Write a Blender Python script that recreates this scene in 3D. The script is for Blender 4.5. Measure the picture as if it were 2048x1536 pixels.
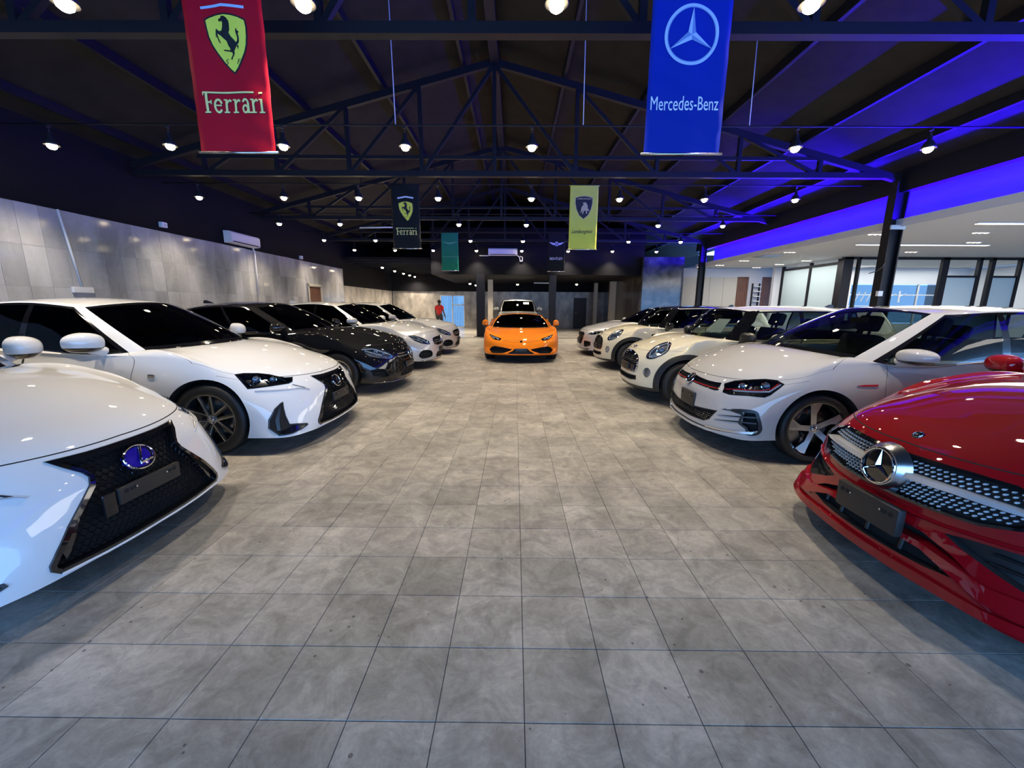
import bpy, bmesh, math, random
import numpy as np
from mathutils import Vector, Matrix
from mathutils.bvhtree import BVHTree
from mathutils.geometry import delaunay_2d_cdt

for o in list(bpy.data.objects): bpy.data.objects.remove(o)
D = bpy.data; S = bpy.context.scene; COL = S.collection
random.seed(7); RNG = np.random.default_rng(7)

# ------------------------------------------------------------------ camera (ultra-wide phone lens, 1.40 m above the floor)
CAM_H = 1.40
cam = D.cameras.new('camera'); cam_ob = D.objects.new('camera', cam); COL.objects.link(cam_ob); S.camera = cam_ob
cam.sensor_width = 36; cam.lens = 36 * 805 / 2048; cam.clip_start = .05; cam.clip_end = 300
def look(yaw, pitch, roll):
    f = Vector((-math.sin(yaw) * math.cos(pitch), math.cos(yaw) * math.cos(pitch), -math.sin(pitch)))
    r = Vector((math.cos(yaw), math.sin(yaw), 0)); u = r.cross(f)
    r2 = math.cos(roll) * r + math.sin(roll) * u; u2 = -math.sin(roll) * r + math.cos(roll) * u
    return Matrix((r2, u2, -f)).transposed().to_4x4()
cam_ob.matrix_world = Matrix.Translation((0, 0, CAM_H)) @ look(.00609, .19384, .0062)

# ------------------------------------------------------------------ daylight, colour management
S.view_settings.view_transform = 'Standard'; S.view_settings.look = 'None'
S.view_settings.exposure = 0.0; S.view_settings.gamma = 1.0; S.view_settings.use_curve_mapping = False
w = D.worlds.new('daylight'); S.world = w; w.use_nodes = True
bg = w.node_tree.nodes['Background']; bg.inputs[0].default_value = (.21, .48, 1.0, 1); bg.inputs[1].default_value = 6.5
S.cycles.max_bounces = 7; S.cycles.diffuse_bounces = 3; S.cycles.glossy_bounces = 4; S.cycles.transmission_bounces = 6
S.cycles.transparent_max_bounces = 14; S.cycles.use_denoising = True; S.cycles.caustics_reflective = False; S.cycles.caustics_refractive = False
S.cycles.sample_clamp_indirect = 6.0

def portal(name, loc, rot, sx, sy):
    l = D.lights.new(name, 'AREA'); l.shape = 'RECTANGLE'; l.size = sx; l.size_y = sy; l.cycles.is_portal = True
    o = D.objects.new(name, l); COL.objects.link(o); o.location = loc; o.rotation_euler = rot
portal('open_front_portal', (4.8, -3.4, 1.5), (math.pi / 2, 0, 0), 27, 3.0)     # daylight enters through the open shop front
LAMP_W = 235.0; LAMP_COL = (1.0, .86, .67)
LED_W = 600.0; LED_COL = (.022, .0, 1.0)
OFFICE_W = 420.0

# ------------------------------------------------------------------ helpers
def new_obj(name, bm, mat=None, parent=None, smooth=False, angle=None):
    me = D.meshes.new(name); bm.to_mesh(me); bm.free()
    for m in (mat if isinstance(mat, (list, tuple)) else [mat]): me.materials.append(m)
    o = D.objects.new(name, me); COL.objects.link(o)
    if smooth:
        me.shade_smooth()
        if angle: me.set_sharp_from_angle(angle=math.radians(angle))
    if parent is not None: o.parent = parent
    return o
def tag(o, label=None, cat=None, group=None, kind=None):
    if label: o['label'] = label
    if cat: o['category'] = cat
    if group: o['group'] = group
    if kind: o['kind'] = kind
    return o
def thing(name, label, cat, loc=(0, 0, 0), rz=0, group=None):
    o = D.objects.new(name, None); COL.objects.link(o); o.location = loc; o.rotation_euler = (0, 0, rz); o.empty_display_size = .1
    return tag(o, label, cat, group)
def copy_tree(o, parent=None):
    c = o.copy(); COL.objects.link(c)
    if parent is not None: c.parent = parent
    for ch in [k for k in D.objects if k.parent == o]: copy_tree(ch, c)
    return c
def box(bm, x0, x1, y0, y1, z0, z1, mi=0, bevel=0):
    g = bmesh.ops.create_cube(bm, size=1, matrix=Matrix.Translation(((x0+x1)/2, (y0+y1)/2, (z0+z1)/2)) @ Matrix.Diagonal((x1-x0, y1-y0, z1-z0, 1)))
    fs = {f for v in g['verts'] for f in v.link_faces}
    for f in fs: f.material_index = mi
    if bevel:
        es = {e for v in g['verts'] for e in v.link_edges}
        r = bmesh.ops.bevel(bm, geom=list(es), offset=bevel, segments=2, affect='EDGES', profile=.6)
        for f in r['faces']: f.material_index = mi
    return bm
def mk(*a, **k): return box(bmesh.new(), *a, **k)
def tube(bm, pts, r, n=8, mi=0, closed=False, cap=True):
    P = [Vector(p) for p in pts]; m = len(P); rings = []
    prev = None
    for i in range(m):
        a = P[i - 1] if (i or closed) else P[i]; b = P[(i + 1) % m] if (i < m - 1 or closed) else P[i]
        t = (b - a).normalized()
        if prev is None:
            up = Vector((0, 0, 1)) if abs(t.z) < .9 else Vector((1, 0, 0)); nrm = t.cross(up).normalized()
        else:
            nrm = (prev - t * prev.dot(t)).normalized()
        prev = nrm; bn = t.cross(nrm)
        rr = r[i] if isinstance(r, (list, tuple)) else r
        rings.append([bm.verts.new(P[i] + (nrm * math.cos(2*math.pi*k/n) + bn * math.sin(2*math.pi*k/n)) * rr) for k in range(n)])
    for i in range(m if closed else m - 1):
        A, B_ = rings[i], rings[(i + 1) % m]
        for k in range(n):
            f = bm.faces.new((A[k], A[(k+1) % n], B_[(k+1) % n], B_[k])); f.smooth = True; f.material_index = mi
    if cap and not closed:
        for R_ in (rings[0][::-1], rings[-1]):
            f = bm.faces.new(R_); f.material_index = mi
    return bm
def bar(bm, a, b, w, h, mi=0):
    """a straight rectangular bar from a to b (w sideways, h upright)"""
    a = Vector(a); b = Vector(b); t = (b - a).normalized()
    up = Vector((0, 0, 1)) if abs(t.z) < .99 else Vector((0, 1, 0))
    s = t.cross(up).normalized(); u = s.cross(t)
    vs = [[bm.verts.new(p + s * (i * w / 2) + u * (j * h / 2)) for i, j in ((-1, -1), (1, -1), (1, 1), (-1, 1))] for p in (a, b)]
    for k in range(4):
        bm.faces.new((vs[0][k], vs[0][(k+1) % 4], vs[1][(k+1) % 4], vs[1][k])).material_index = mi
    bm.faces.new(vs[0][::-1]).material_index = mi; bm.faces.new(vs[1]).material_index = mi
    return bm
def lathe(bm, prof, n=32, axis='Z', mat=Matrix.Identity(4), mi=0, closed=False):
    """prof: (r, h) pairs turned about the axis"""
    rings = []
    for r, h in prof:
        ring = []
        for k in range(n):
            a = 2 * math.pi * k / n; c, s = r * math.cos(a), r * math.sin(a)
            p = (c, s, h) if axis == 'Z' else (s, h, c) if axis == 'Y' else (h, c, s)
            ring.append(bm.verts.new(mat @ Vector(p)))
        rings.append(ring)
    m = len(rings)
    for i in range(m if closed else m - 1):
        A, B_ = rings[i], rings[(i + 1) % m]
        for k in range(n):
            f = bm.faces.new((A[k], A[(k+1) % n], B_[(k+1) % n], B_[k])); f.smooth = True; f.material_index = mi
    return bm
def prism(bm, poly, z0, z1, mat=Matrix.Identity(4), mi=0):
    """extrude a 2D polygon from z0 to z1 in the frame mat"""
    a = [bm.verts.new(mat @ Vector((x, y, z0))) for x, y in poly]; b = [bm.verts.new(mat @ Vector((x, y, z1))) for x, y in poly]
    n = len(poly)
    for L in (a[::-1], b):
        bm.faces.new(L).material_index = mi
    for i in range(n): bm.faces.new((a[i], a[(i+1) % n], b[(i+1) % n], b[i])).material_index = mi
    return bm
def sphere(bm, c, r, u=16, v=10, mi=0):
    g = bmesh.ops.create_uvsphere(bm, u_segments=u, v_segments=v, radius=1, matrix=Matrix.Translation(c) @ Matrix.Diagonal((*(r if isinstance(r, (tuple, list)) else (r, r, r)), 1)))
    for vv in g['verts']:
        for f in vv.link_faces: f.material_index = mi; f.smooth = True
    return bm

# ------------------------------------------------------------------ materials
def principled(name, col, rough=.5, metal=0, **k):
    m = D.materials.new(name); m.use_nodes = True; b = m.node_tree.nodes['Principled BSDF']
    b.inputs['Base Color'].default_value = (*col, 1); b.inputs['Roughness'].default_value = rough; b.inputs['Metallic'].default_value = metal
    for n, v in k.items(): b.inputs[n.replace('_', ' ')].default_value = v
    return m
def nodes(m): return m.node_tree.nodes, m.node_tree.links, m.node_tree.nodes['Principled BSDF']
def noise_mix(m, c0, c1, scale, detail=6, lo=.35, hi=.65, coord='Object', bump=0, dist=0, stretch=(1, 1, 1), rough=None):
    """colour from layered noise, plus fine relief"""
    N, L, b = nodes(m)
    tc = N.new('ShaderNodeTexCoord'); mp = N.new('ShaderNodeMapping'); mp.inputs['Scale'].default_value = stretch
    L.new(tc.outputs[coord], mp.inputs[0])
    n = N.new('ShaderNodeTexNoise'); n.inputs['Scale'].default_value = scale; n.inputs['Detail'].default_value = detail; n.inputs['Distortion'].default_value = dist
    L.new(mp.outputs[0], n.inputs['Vector'])
    r = N.new('ShaderNodeValToRGB'); r.color_ramp.elements[0].position = lo; r.color_ramp.elements[1].position = hi
    r.color_ramp.elements[0].color = (*c0, 1); r.color_ramp.elements[1].color = (*c1, 1)
    L.new(n.outputs['Fac'], r.inputs[0]); L.new(r.outputs[0], b.inputs['Base Color'])
    if bump:
        bp = N.new('ShaderNodeBump'); bp.inputs['Strength'].default_value = bump; bp.inputs['Distance'].default_value = .01
        L.new(n.outputs['Fac'], bp.inputs['Height']); L.new(bp.outputs[0], b.inputs['Normal'])
    return r, mp, n
def emission(name, col, s):
    m = D.materials.new(name); m.use_nodes = True; N, L = m.node_tree.nodes, m.node_tree.links
    N.clear(); e = N.new('ShaderNodeEmission'); e.inputs[0].default_value = (*col, 1); e.inputs[1].default_value = s
    o = N.new('ShaderNodeOutputMaterial'); L.new(e.outputs[0], o.inputs[0]); return m
def glass(name, tint, ior=1.5, rough=.0):
    """sheet glass: tinted see-through with mirror reflections by angle"""
    m = D.materials.new(name); m.use_nodes = True; N, L = m.node_tree.nodes, m.node_tree.links
    N.clear(); t = N.new('ShaderNodeBsdfTransparent'); t.inputs[0].default_value = (*tint, 1)
    g = N.new('ShaderNodeBsdfGlossy'); g.inputs['Roughness'].default_value = rough
    f = N.new('ShaderNodeFresnel'); ge = N.new('ShaderNodeNewGeometry'); ma = N.new('ShaderNodeMath'); ma.operation = 'MULTIPLY_ADD'
    ma.inputs[1].default_value = 1 / ior - ior; ma.inputs[2].default_value = ior     # the same mirror strength from both sides
    L.new(ge.outputs['Backfacing'], ma.inputs[0]); L.new(ma.outputs[0], f.inputs[0])
    x = N.new('ShaderNodeMixShader'); o = N.new('ShaderNodeOutputMaterial')
    L.new(f.outputs[0], x.inputs[0]); L.new(t.outputs[0], x.inputs[1]); L.new(g.outputs[0], x.inputs[2]); L.new(x.outputs[0], o.inputs[0])
    return m
def paint(name, col, rough=.32, metal=0, coat=1.0):
    return principled(name, col, .6 if not metal else rough + .1, metal, Coat_Weight=coat, Coat_Roughness=.018, Coat_IOR=1.55, Specular_IOR_Level=.05)
# ------------------------------------------------------------------ room materials
M = {}
def stone_tile(name, c0, c1, scale, rough, var=.12, stain=True, stretch=(1, 1, 1)):
    """tile stone: cloudy layers, veins and a shade of its own for every tile (object random / colour attribute)"""
    m = principled(name, c0, rough); N, L, b = nodes(m)
    r, mp, n = noise_mix(m, c0, c1, scale, 8, .3, .7, bump=.12, dist=.6, stretch=stretch)
    geo = N.new('ShaderNodeNewGeometry')
    if not stain:                                                 # polished: hardly any relief, warm rust stains
        for nd in N:
            if nd.type == 'BUMP': nd.inputs['Strength'].default_value = .015
    tc = N.new('ShaderNodeTexCoord')
    v = N.new('ShaderNodeTexNoise'); v.inputs['Scale'].default_value = scale * .8; v.inputs['Detail'].default_value = 10; v.inputs['Distortion'].default_value = 2.2
    L.new(geo.outputs['Position'], mp.inputs[0]); L.new(geo.outputs['Position'], v.inputs['Vector'])
    vr = N.new('ShaderNodeValToRGB'); e = vr.color_ramp.elements
    e[0].position = .47; e[0].color = (0, 0, 0, 1); e[1].position = .5; e[1].color = (1, 1, 1, 1)
    q = vr.color_ramp.elements.new(.53); q.color = (0, 0, 0, 1); L.new(v.outputs['Fac'], vr.inputs[0])
    mx = N.new('ShaderNodeMixRGB'); mx.blend_type = 'SCREEN'; mx.inputs[2].default_value = (*[min(1, c * 1.15) for c in c1], 1)
    mul = N.new('ShaderNodeMath'); mul.operation = 'MULTIPLY'; mul.inputs[1].default_value = .10; L.new(vr.outputs[0], mul.inputs[0])
    L.new(mul.outputs[0], mx.inputs[0]); L.new(r.outputs[0], mx.inputs[1])
    at = N.new('ShaderNodeAttribute'); at.attribute_name = 'shade'; oi = N.new('ShaderNodeObjectInfo')
    ad = N.new('ShaderNodeMath'); ad.operation = 'ADD'; L.new(at.outputs['Fac'], ad.inputs[0]); L.new(oi.outputs['Random'], ad.inputs[1])
    fr = N.new('ShaderNodeMath'); fr.operation = 'FRACT'; L.new(ad.outputs[0], fr.inputs[0])
    mr = N.new('ShaderNodeMapRange'); mr.inputs[3].default_value = 1 - var; mr.inputs[4].default_value = 1 + var; L.new(fr.outputs[0], mr.inputs[0])
    hs = N.new('ShaderNodeHueSaturation'); L.new(mr.outputs[0], hs.inputs['Value']); L.new(mx.outputs[0], hs.inputs['Color'])
    out = hs
    if stain:                                                     # dark drips and specks in a patch right of the middle
        vo = N.new('ShaderNodeTexVoronoi'); vo.inputs['Scale'].default_value = 14; vo.inputs['Randomness'].default_value = 1; L.new(geo.outputs['Position'], vo.inputs['Vector'])
        lt = N.new('ShaderNodeMath'); lt.operation = 'LESS_THAN'
        sz = N.new('ShaderNodeTexNoise'); sz.inputs['Scale'].default_value = 2.3; L.new(geo.outputs['Position'], sz.inputs['Vector'])
        sm = N.new('ShaderNodeMapRange'); sm.inputs[1].default_value = .45; sm.inputs[2].default_value = .75; sm.inputs[3].default_value = .02; sm.inputs[4].default_value = .17
        L.new(sz.outputs['Fac'], sm.inputs[0]); L.new(vo.outputs['Distance'], lt.inputs[0]); L.new(sm.outputs[0], lt.inputs[1])
        mk2 = N.new('ShaderNodeMath'); mk2.operation = 'MULTIPLY'; mk2.inputs[1].default_value = .75; L.new(lt.outputs[0], mk2.inputs[0])
        m3 = N.new('ShaderNodeMixRGB'); m3.inputs[2].default_value = (.035, .035, .04, 1); L.new(mk2.outputs[0], m3.inputs[0]); L.new(hs.outputs[0], m3.inputs[1])
        out = m3
    if stain:                                                     # broad grime and fine grain
        g1 = N.new('ShaderNodeTexNoise'); g1.inputs['Scale'].default_value = .55; g1.inputs['Detail'].default_value = 5; L.new(geo.outputs['Position'], g1.inputs['Vector'])
        g2 = N.new('ShaderNodeTexNoise'); g2.inputs['Scale'].default_value = 42; g2.inputs['Detail'].default_value = 8; g2.inputs['Roughness'].default_value = .75; L.new(geo.outputs['Position'], g2.inputs['Vector'])
        g3 = N.new('ShaderNodeTexNoise'); g3.inputs['Scale'].default_value = 5.5; g3.inputs['Detail'].default_value = 9; g3.inputs['Roughness'].default_value = .7; g3.inputs['Distortion'].default_value = 1.1; L.new(geo.outputs['Position'], g3.inputs['Vector'])
        for gg, lo_, hi_, a_, c_ in ((g1, .35, .65, .80, 1.08), (g2, .3, .7, .84, 1.14), (g3, .36, .64, .70, 1.26)):
            q_ = N.new('ShaderNodeMapRange'); q_.inputs[1].default_value = lo_; q_.inputs[2].default_value = hi_; q_.inputs[3].default_value = a_; q_.inputs[4].default_value = c_; L.new(gg.outputs['Fac'], q_.inputs[0])
            h_ = N.new('ShaderNodeHueSaturation'); L.new(q_.outputs[0], h_.inputs['Value']); L.new(out.outputs[0], h_.inputs['Color']); out = h_
    L.new(out.outputs[0], b.inputs['Base Color'])
    return m
M['floor'] = stone_tile('floor_stone', (.27, .25, .22), (.40, .37, .325), 2.6, .48, .14)
M['grout'] = principled('grout', (.10, .095, .088), .9)
M['marble'] = stone_tile('wall_marble', (.33, .325, .33), (.56, .56, .575), 2.2, .08, .16, stain=False, stretch=(1, 1, .35))
M['marblegrout'] = principled('marble_joint', (.32, .31, .31), .8)
M['dark'] = principled('black_wall_paint', (.008, .008, .011), .8, Specular_IOR_Level=.15)
M['roof'] = principled('roof_sheet', (.030, .027, .027), .7, Specular_IOR_Level=.15); noise_mix(M['roof'], (.016, .0145, .0145), (.024, .0215, .021), 3)
M['steel'] = principled('black_steel', (.011, .011, .015), .5, Specular_IOR_Level=.25)
M['concrete'] = principled('far_marble', (.3, .28, .25), .3); noise_mix(M['concrete'], (.24, .22, .195), (.52, .48, .43), 1.6, 9, stretch=(1.5, 1.5, .9))
M['cream'] = principled('cream_paint', (.55, .50, .42), .6)
M['white'] = principled('white_plaster', (.78, .78, .78), .7)
M['darkmarble'] = principled('dark_marble', (.1, .1, .11), .12); noise_mix(M['darkmarble'], (.03, .032, .038), (.15, .155, .17), 2.6, 10, .38, .7, dist=.5)
M['brownmarble'] = principled('brown_marble', (.1, .09, .08), .15); noise_mix(M['brownmarble'], (.03, .027, .024), (.13, .11, .095), 2.2, 8, stretch=(2, 2, .4))
M['wood'] = principled('brown_wood', (.14, .055, .03), .45); noise_mix(M['wood'], (.10, .035, .02), (.19, .08, .045), 5, stretch=(8, 8, .6))
M['darkwood'] = principled('dark_wood', (.018, .012, .010), .5)
M['plastic'] = principled('white_plastic', (.80, .80, .82), .35)
M['blackplastic'] = principled('black_plastic', (.012, .012, .013), .4)
M['bulb'] = emission('lamp_bulb', (1.0, .80, .50), 40)
M['led'] = emission('blue_led', (.10, .12, 1.0), 5)
M['lin'] = emission('warm_line', (1.0, .82, .60), 7)
M['winglass'] = glass('window_glass', (.93, .97, 1.0), 1.45); M['dimglass'] = glass('sky_dimming_glass', (.38, .39, .38), 1.45); M['ledwall'] = principled('upstand_paint', (.16, .16, .18), .6, Specular_IOR_Level=.2)  # dark tint on door and street panes added to dim the bright sky behind
M['frost'] = principled('frosted_film', (.50, .62, .66), .5, Transmission_Weight=.0)
M['bluewall'] = principled('pale_panel', (.55, .55, .60), .55)

# ------------------------------------------------------------------ floor: 0.31 m stone tiles, the nearest 300 one by one
TX0, TY0, TS = .0430, 1.126, .3045
bm = mk(-9, 19, -3.6, 27, -.06, -.006)
floor = new_obj('floor', bm, M['grout']); tag(floor, kind='structure')
def tile_bm(sx, sy, z=0.0, g=.0013, h=.012, dz=0.):
    b_ = bmesh.new(); x0, x1, y0, y1 = g, sx - g, g, sy - g; c = .0012
    lo = [b_.verts.new(q) for q in ((x0, y0, -h), (x1, y0, -h), (x1, y1, -h), (x0, y1, -h))]
    mi_ = [b_.verts.new(q) for q in ((x0, y0, -c), (x1, y0, -c), (x1, y1, -c), (x0, y1, -c))]
    up = [b_.verts.new(q) for q in ((x0+c, y0+c, 0), (x1-c, y0+c, 0), (x1-c, y1-c, 0), (x0+c, y1-c, 0))]
    for a_, d_ in ((lo, mi_), (mi_, up)):
        for k in range(4): b_.faces.new((a_[k], a_[(k+1) % 4], d_[(k+1) % 4], d_[k]))
    b_.faces.new(up)
    return b_
one = D.meshes.new('tile'); tb = tile_bm(TS, TS); tb.to_mesh(one); tb.free(); one.materials.append(M['floor'])
two = D.meshes.new('tile_wide'); tb = tile_bm(2 * TS, TS); tb.to_mesh(two); two.materials.append(M['floor']); tb.free()
near = []; far = []
used = set()
for j in range(-9, 86):
    y = TY0 + j * TS
    i = -27
    while i < 27:
        x = TX0 + i * TS
        wide = (i < -4 and random.random() < .22) or (i > 3 and random.random() < .05)
        n_ = 2 if wide else 1
        vis = y > .75 and abs(x + TS / 2) < (y + .35) * 1.27 + .3
        shown = vis and x > -2.7 - .0 * y and x < 2.75
        (near if shown else far).append((x, y, n_)); i += n_
near.sort(key=lambda q: q[1] + .02 * abs(q[0]))
far += near[300:]; near = near[:300]
for (x, y, n_) in near:
    o = D.objects.new('tile', one if n_ == 1 else two); COL.objects.link(o); o.parent = floor; o.location = (x, y, random.uniform(-.0006, .0004))
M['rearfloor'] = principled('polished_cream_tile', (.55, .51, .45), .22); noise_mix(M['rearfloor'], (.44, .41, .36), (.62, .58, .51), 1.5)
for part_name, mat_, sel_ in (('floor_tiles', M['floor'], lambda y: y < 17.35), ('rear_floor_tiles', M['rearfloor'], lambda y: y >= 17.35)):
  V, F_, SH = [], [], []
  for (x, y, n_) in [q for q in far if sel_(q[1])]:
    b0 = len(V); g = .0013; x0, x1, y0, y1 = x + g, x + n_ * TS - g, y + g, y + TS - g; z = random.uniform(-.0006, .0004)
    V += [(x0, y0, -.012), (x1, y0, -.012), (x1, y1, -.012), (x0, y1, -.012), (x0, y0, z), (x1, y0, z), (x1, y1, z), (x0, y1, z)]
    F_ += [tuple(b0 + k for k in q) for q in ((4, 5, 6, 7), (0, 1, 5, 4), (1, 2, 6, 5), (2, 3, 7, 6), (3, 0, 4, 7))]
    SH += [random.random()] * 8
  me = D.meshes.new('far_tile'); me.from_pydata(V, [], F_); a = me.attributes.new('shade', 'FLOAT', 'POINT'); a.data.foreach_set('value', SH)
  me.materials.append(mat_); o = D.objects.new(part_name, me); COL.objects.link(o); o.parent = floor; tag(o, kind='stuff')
# threshold strip where the rear bay begins
new_obj('trim_1', mk(-7.6, 6.6, 17.35, 17.42, -.02, .012), M['blackplastic'])
tag(D.objects['trim_1'], kind='structure')

# ------------------------------------------------------------------ left wall: black above, marble slabs below
XL = -7.56
wall_l = new_obj('wall_left', mk(XL - .25, XL - .022, -3.6, 26, 0, 4.4), M['dark']); tag(wall_l, kind='structure')
new_obj('mortar_bed', mk(XL - .03, XL - .012, 1.5, 18.2, 0, 2.90), M['marblegrout'], wall_l)
courses = [(0, .36), (.36, 1.0), (1.0, 1.64), (1.64, 2.27), (2.27, 2.90)]
for ci, (z0, z1) in enumerate(courses):
    y = 4.2; k = 0
    while y < 18.2:
        w_ = .61 if ci == 0 else .315
        y1 = min(y + w_, 18.2)
        if not (15.0 < (y + y1) / 2 < 16.0 and z1 < 2.0):
            p = random.uniform(-.0015, .0015)
            b_ = mk(XL - .03, XL + p, y + .002, y1 - .002, z0 + .002, z1 - .002 + (random.uniform(-.012, .006) if ci == 4 else 0))
            if len([1 for c in wall_l.children]) < 300: new_obj('slab', b_, M['marble'], wall_l)
        y = y1; k += 1
# door in the left wall
d = new_obj('door_1', mk(XL - .03, XL + .015, 15.05, 15.95, 0, 2.02), M['wood']); tag(d, kind='structure')
b_ = bmesh.new(); bar(b_, (XL + .02, 15.0, 0), (XL + .02, 15.0, 2.1), .07, .09); bar(b_, (XL + .02, 16.0, 0), (XL + .02, 16.0, 2.1), .07, .09); bar(b_, (XL + .02, 14.97, 2.08), (XL + .02, 16.03, 2.08), .07, .09)
new_obj('door_frame', b_, M['cream'], d)
b_ = bmesh.new(); tube(b_, [(XL + .015, 15.82, 1.0), (XL + .06, 15.82, 1.0), (XL + .06, 15.72, 1.0)], .009); new_obj('door_handle', b_, M['plastic'], d)

# rear bay walls
def panelled(name, x0, x1, y0, y1, z1, mat):
    o = new_obj(name, mk(x0, x1, y0, y1, 0, z1), mat); return tag(o, kind='structure')
YB = 25.4
wl2 = panelled('wall_left_rear', XL - .3, XL - .03, 18.2, YB, 2.2, M['concrete'])
wb = D.objects.new('wall_back', None)
V = []
b_ = bmesh.new()
for (x0, x1, z0, z1) in ((XL, -4.62, 0, 2.2), (-3.12, 3.62, 0, 2.2), (4.42, 9.0, 0, 2.2), (-4.62, -3.12, 1.98, 2.2), (3.62, 4.42, 1.85, 2.2)): box(b_, x0, x1, YB, YB + .2, z0, z1)
wb = new_obj('wall_back', b_, M['concrete']); tag(wb, kind='structure')
b_ = bmesh.new()
for k in range(int((9 - XL) / .62)):
    x = XL + k * .62
    for (z0, z1) in ((0, .72), (.72, 1.46), (1.46, 2.2)):
        if -4.62 < x + .62 and x < -3.12 and z0 < 1.9: continue
        if 3.62 < x + .62 and x < 4.42 and z0 < 1.8: continue
        box(b_, x + .003, x + .617, YB - .012 + random.uniform(-.002, .002), YB + .01, z0 + .003, z1 - .003)
o = new_obj('wall_slabs', b_, M['concrete'], wb); tag(o, kind='stuff')
b_ = bmesh.new()
for k in range(11):
    y = 18.25 + k * .64
    for (z0, z1) in ((0, .72), (.72, 1.46), (1.46, 2.2)): box(b_, XL - .04, XL - .015 + random.uniform(-.002, .002), y + .003, y + .637, z0 + .003, z1 - .003)
o = new_obj('wall_slabs', b_, M['concrete'], wl2); tag(o, kind='stuff')
panelled('wall_back_upper', XL, 12, YB - .1, YB + .1, 2.2, M['dark']); o = D.objects['wall_back_upper']; o.data.transform(Matrix.Translation((0, 0, 2.2)))
o.name = 'wall_rear'
# glazed door with window bars in the back wall, dark door to its right
gd = new_obj('door_2', bmesh.new(), M['plastic']); b_ = bmesh.new()
for a_, c_ in (((-4.6, YB, 0), (-4.6, YB, 1.98)), ((-3.87, YB, 0), (-3.87, YB, 1.98)), ((-3.14, YB, 0), (-3.14, YB, 1.98)), ((-4.62, YB, .03), (-3.12, YB, .03)), ((-4.62, YB, 1.95), (-3.12, YB, 1.95)), ((-3.87, YB, 1.38), (-3.12, YB, 1.38))): bar(b_, a_, c_, .06, .06)
D.objects.remove(gd); gd = new_obj('door_2', b_, M['plastic']); tag(gd, kind='structure')
for x0, x1 in ((-4.57, -3.9), (-3.84, -3.17)): new_obj('pane', mk(x0, x1, YB, YB + .008, .06, 1.92), M['dimglass'], gd)
for k in range(14):
    x = -4.55 + k * .105
    if abs(x + 3.87) > .04:
        b_ = bmesh.new(); tube(b_, [(x, YB + .12, .05), (x, YB + .12, 1.93)], .008, 6); new_obj('security_bar', b_, M['plastic'], gd)
dd = new_obj('door_3', mk(3.62, 4.42, YB - .02, YB + .06, 0, 1.85), M['darkwood']); tag(dd, kind='structure')
b_ = bmesh.new(); tube(b_, [(3.72, YB - .02, .95), (3.72, YB - .07, .95), (3.82, YB - .07, .95)], .009); new_obj('door_handle', b_, M['plastic'], dd)
panelled('wall_right_rear', 5.5, 5.7, 17.7, YB, 3.4, M['brownmarble'])
wd = panelled('wall_feature', 5.36, 7.05, 17.5, 17.7, 3.40, M['darkmarble'])
b_ = bmesh.new()
for i in range(3):
    for j in range(5): new_obj('slab', mk(5.365 + i * .56, 5.365 + i * .56 + .556, 17.49 - random.uniform(0, .002), 17.51, j * .68 + .002, j * .68 + .676), M['darkmarble'], wd)
b_.free(); wd.name = 'wall_accent'

# ------------------------------------------------------------------ roof: two dark slopes, purlins, ridge
RX, RZ, SL = -.42, 6.02, .252                                  # ridge position, height and slope
def roof_z(x): return RZ - abs(x - RX) * SL
def roof_half(name, xe):
    b_ = bmesh.new(); pts = [(RX, RZ), (xe, roof_z(xe))]
    a_ = [b_.verts.new((x, y, z)) for y in (-3.6, 26) for x, z in pts]; c_ = [b_.verts.new((x, y, z + .12)) for y in (-3.6, 26) for x, z in pts]
    b_.faces.new((a_[0], a_[1], a_[3], a_[2])); b_.faces.new((c_[0], c_[2], c_[3], c_[1]))
    for p, q in ((0, 1), (1, 3), (3, 2), (2, 0)): b_.faces.new((a_[p], c_[p], c_[q], a_[q]))
    bmesh.ops.recalc_face_normals(b_, faces=b_.faces)
    return tag(new_obj(name, b_, M['roof']), kind='structure')
roof_l = roof_half('ceiling_left', -7.8); roof_r = roof_half('ceiling_right', 8.6)
for s, par, xs in ((-1, roof_l, (-7.0, -5.5, -4.0, -2.5, -1.0)), (1, roof_r, (.9, 2.4, 3.9, 5.4, 6.7))):
    for x in xs:
        b_ = bmesh.new(); bar(b_, (x, -3, roof_z(x) - .07), (x, 26, roof_z(x) - .07), .06, .14); new_obj('purlin', b_, M['steel'], par)
b_ = bmesh.new(); bar(b_, (RX, -3, RZ - .12), (RX, 26, RZ - .12), .16, .2); new_obj('ridge_beam', b_, M['steel'], roof_r)
# gable end above the rear bay
b_ = bmesh.new(); prism(b_, [(XL, 3.0), (6.6, 3.0), (6.6, roof_z(6.6)), (RX, RZ), (XL, roof_z(XL))], 0, .1, Matrix.Translation((0, 25.3, 0)) @ Matrix.Rotation(math.pi / 2, 4, 'X'))
tag(new_obj('wall_gable', b_, M['dark']), kind='structure')
# the shop front behind the viewer: open below, unseen wall added above to cut floor daylight
b_ = bmesh.new(); box(b_, XL - .2, 18.6, -3.6, -3.45, 3.0, 6.4); tag(new_obj('wall_daylight_block', b_, M['dark']), kind='structure')
# dropped dark bulkhead over the rear bay
bh = new_obj('trim_2', mk(-3.62, 5.5, 17.9, 25.3, 2.68, 4.6), M['dark']); tag(bh, kind='structure'); bh.name = 'ceiling_rear'
new_obj('trim_3', mk(-7.55, -3.62, 18.3, 25.3, 3.30, 3.42), M['dark']); tag(D.objects['trim_3'], kind='structure')
for k in range(8):
    b_ = bmesh.new(); bar(b_, (-7.5, 18.6 + k * .85, 3.25), (-3.65, 18.6 + k * .85, 3.25), .06, .1); new_obj('joist', b_, M['steel'], D.objects['trim_3'])

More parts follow.
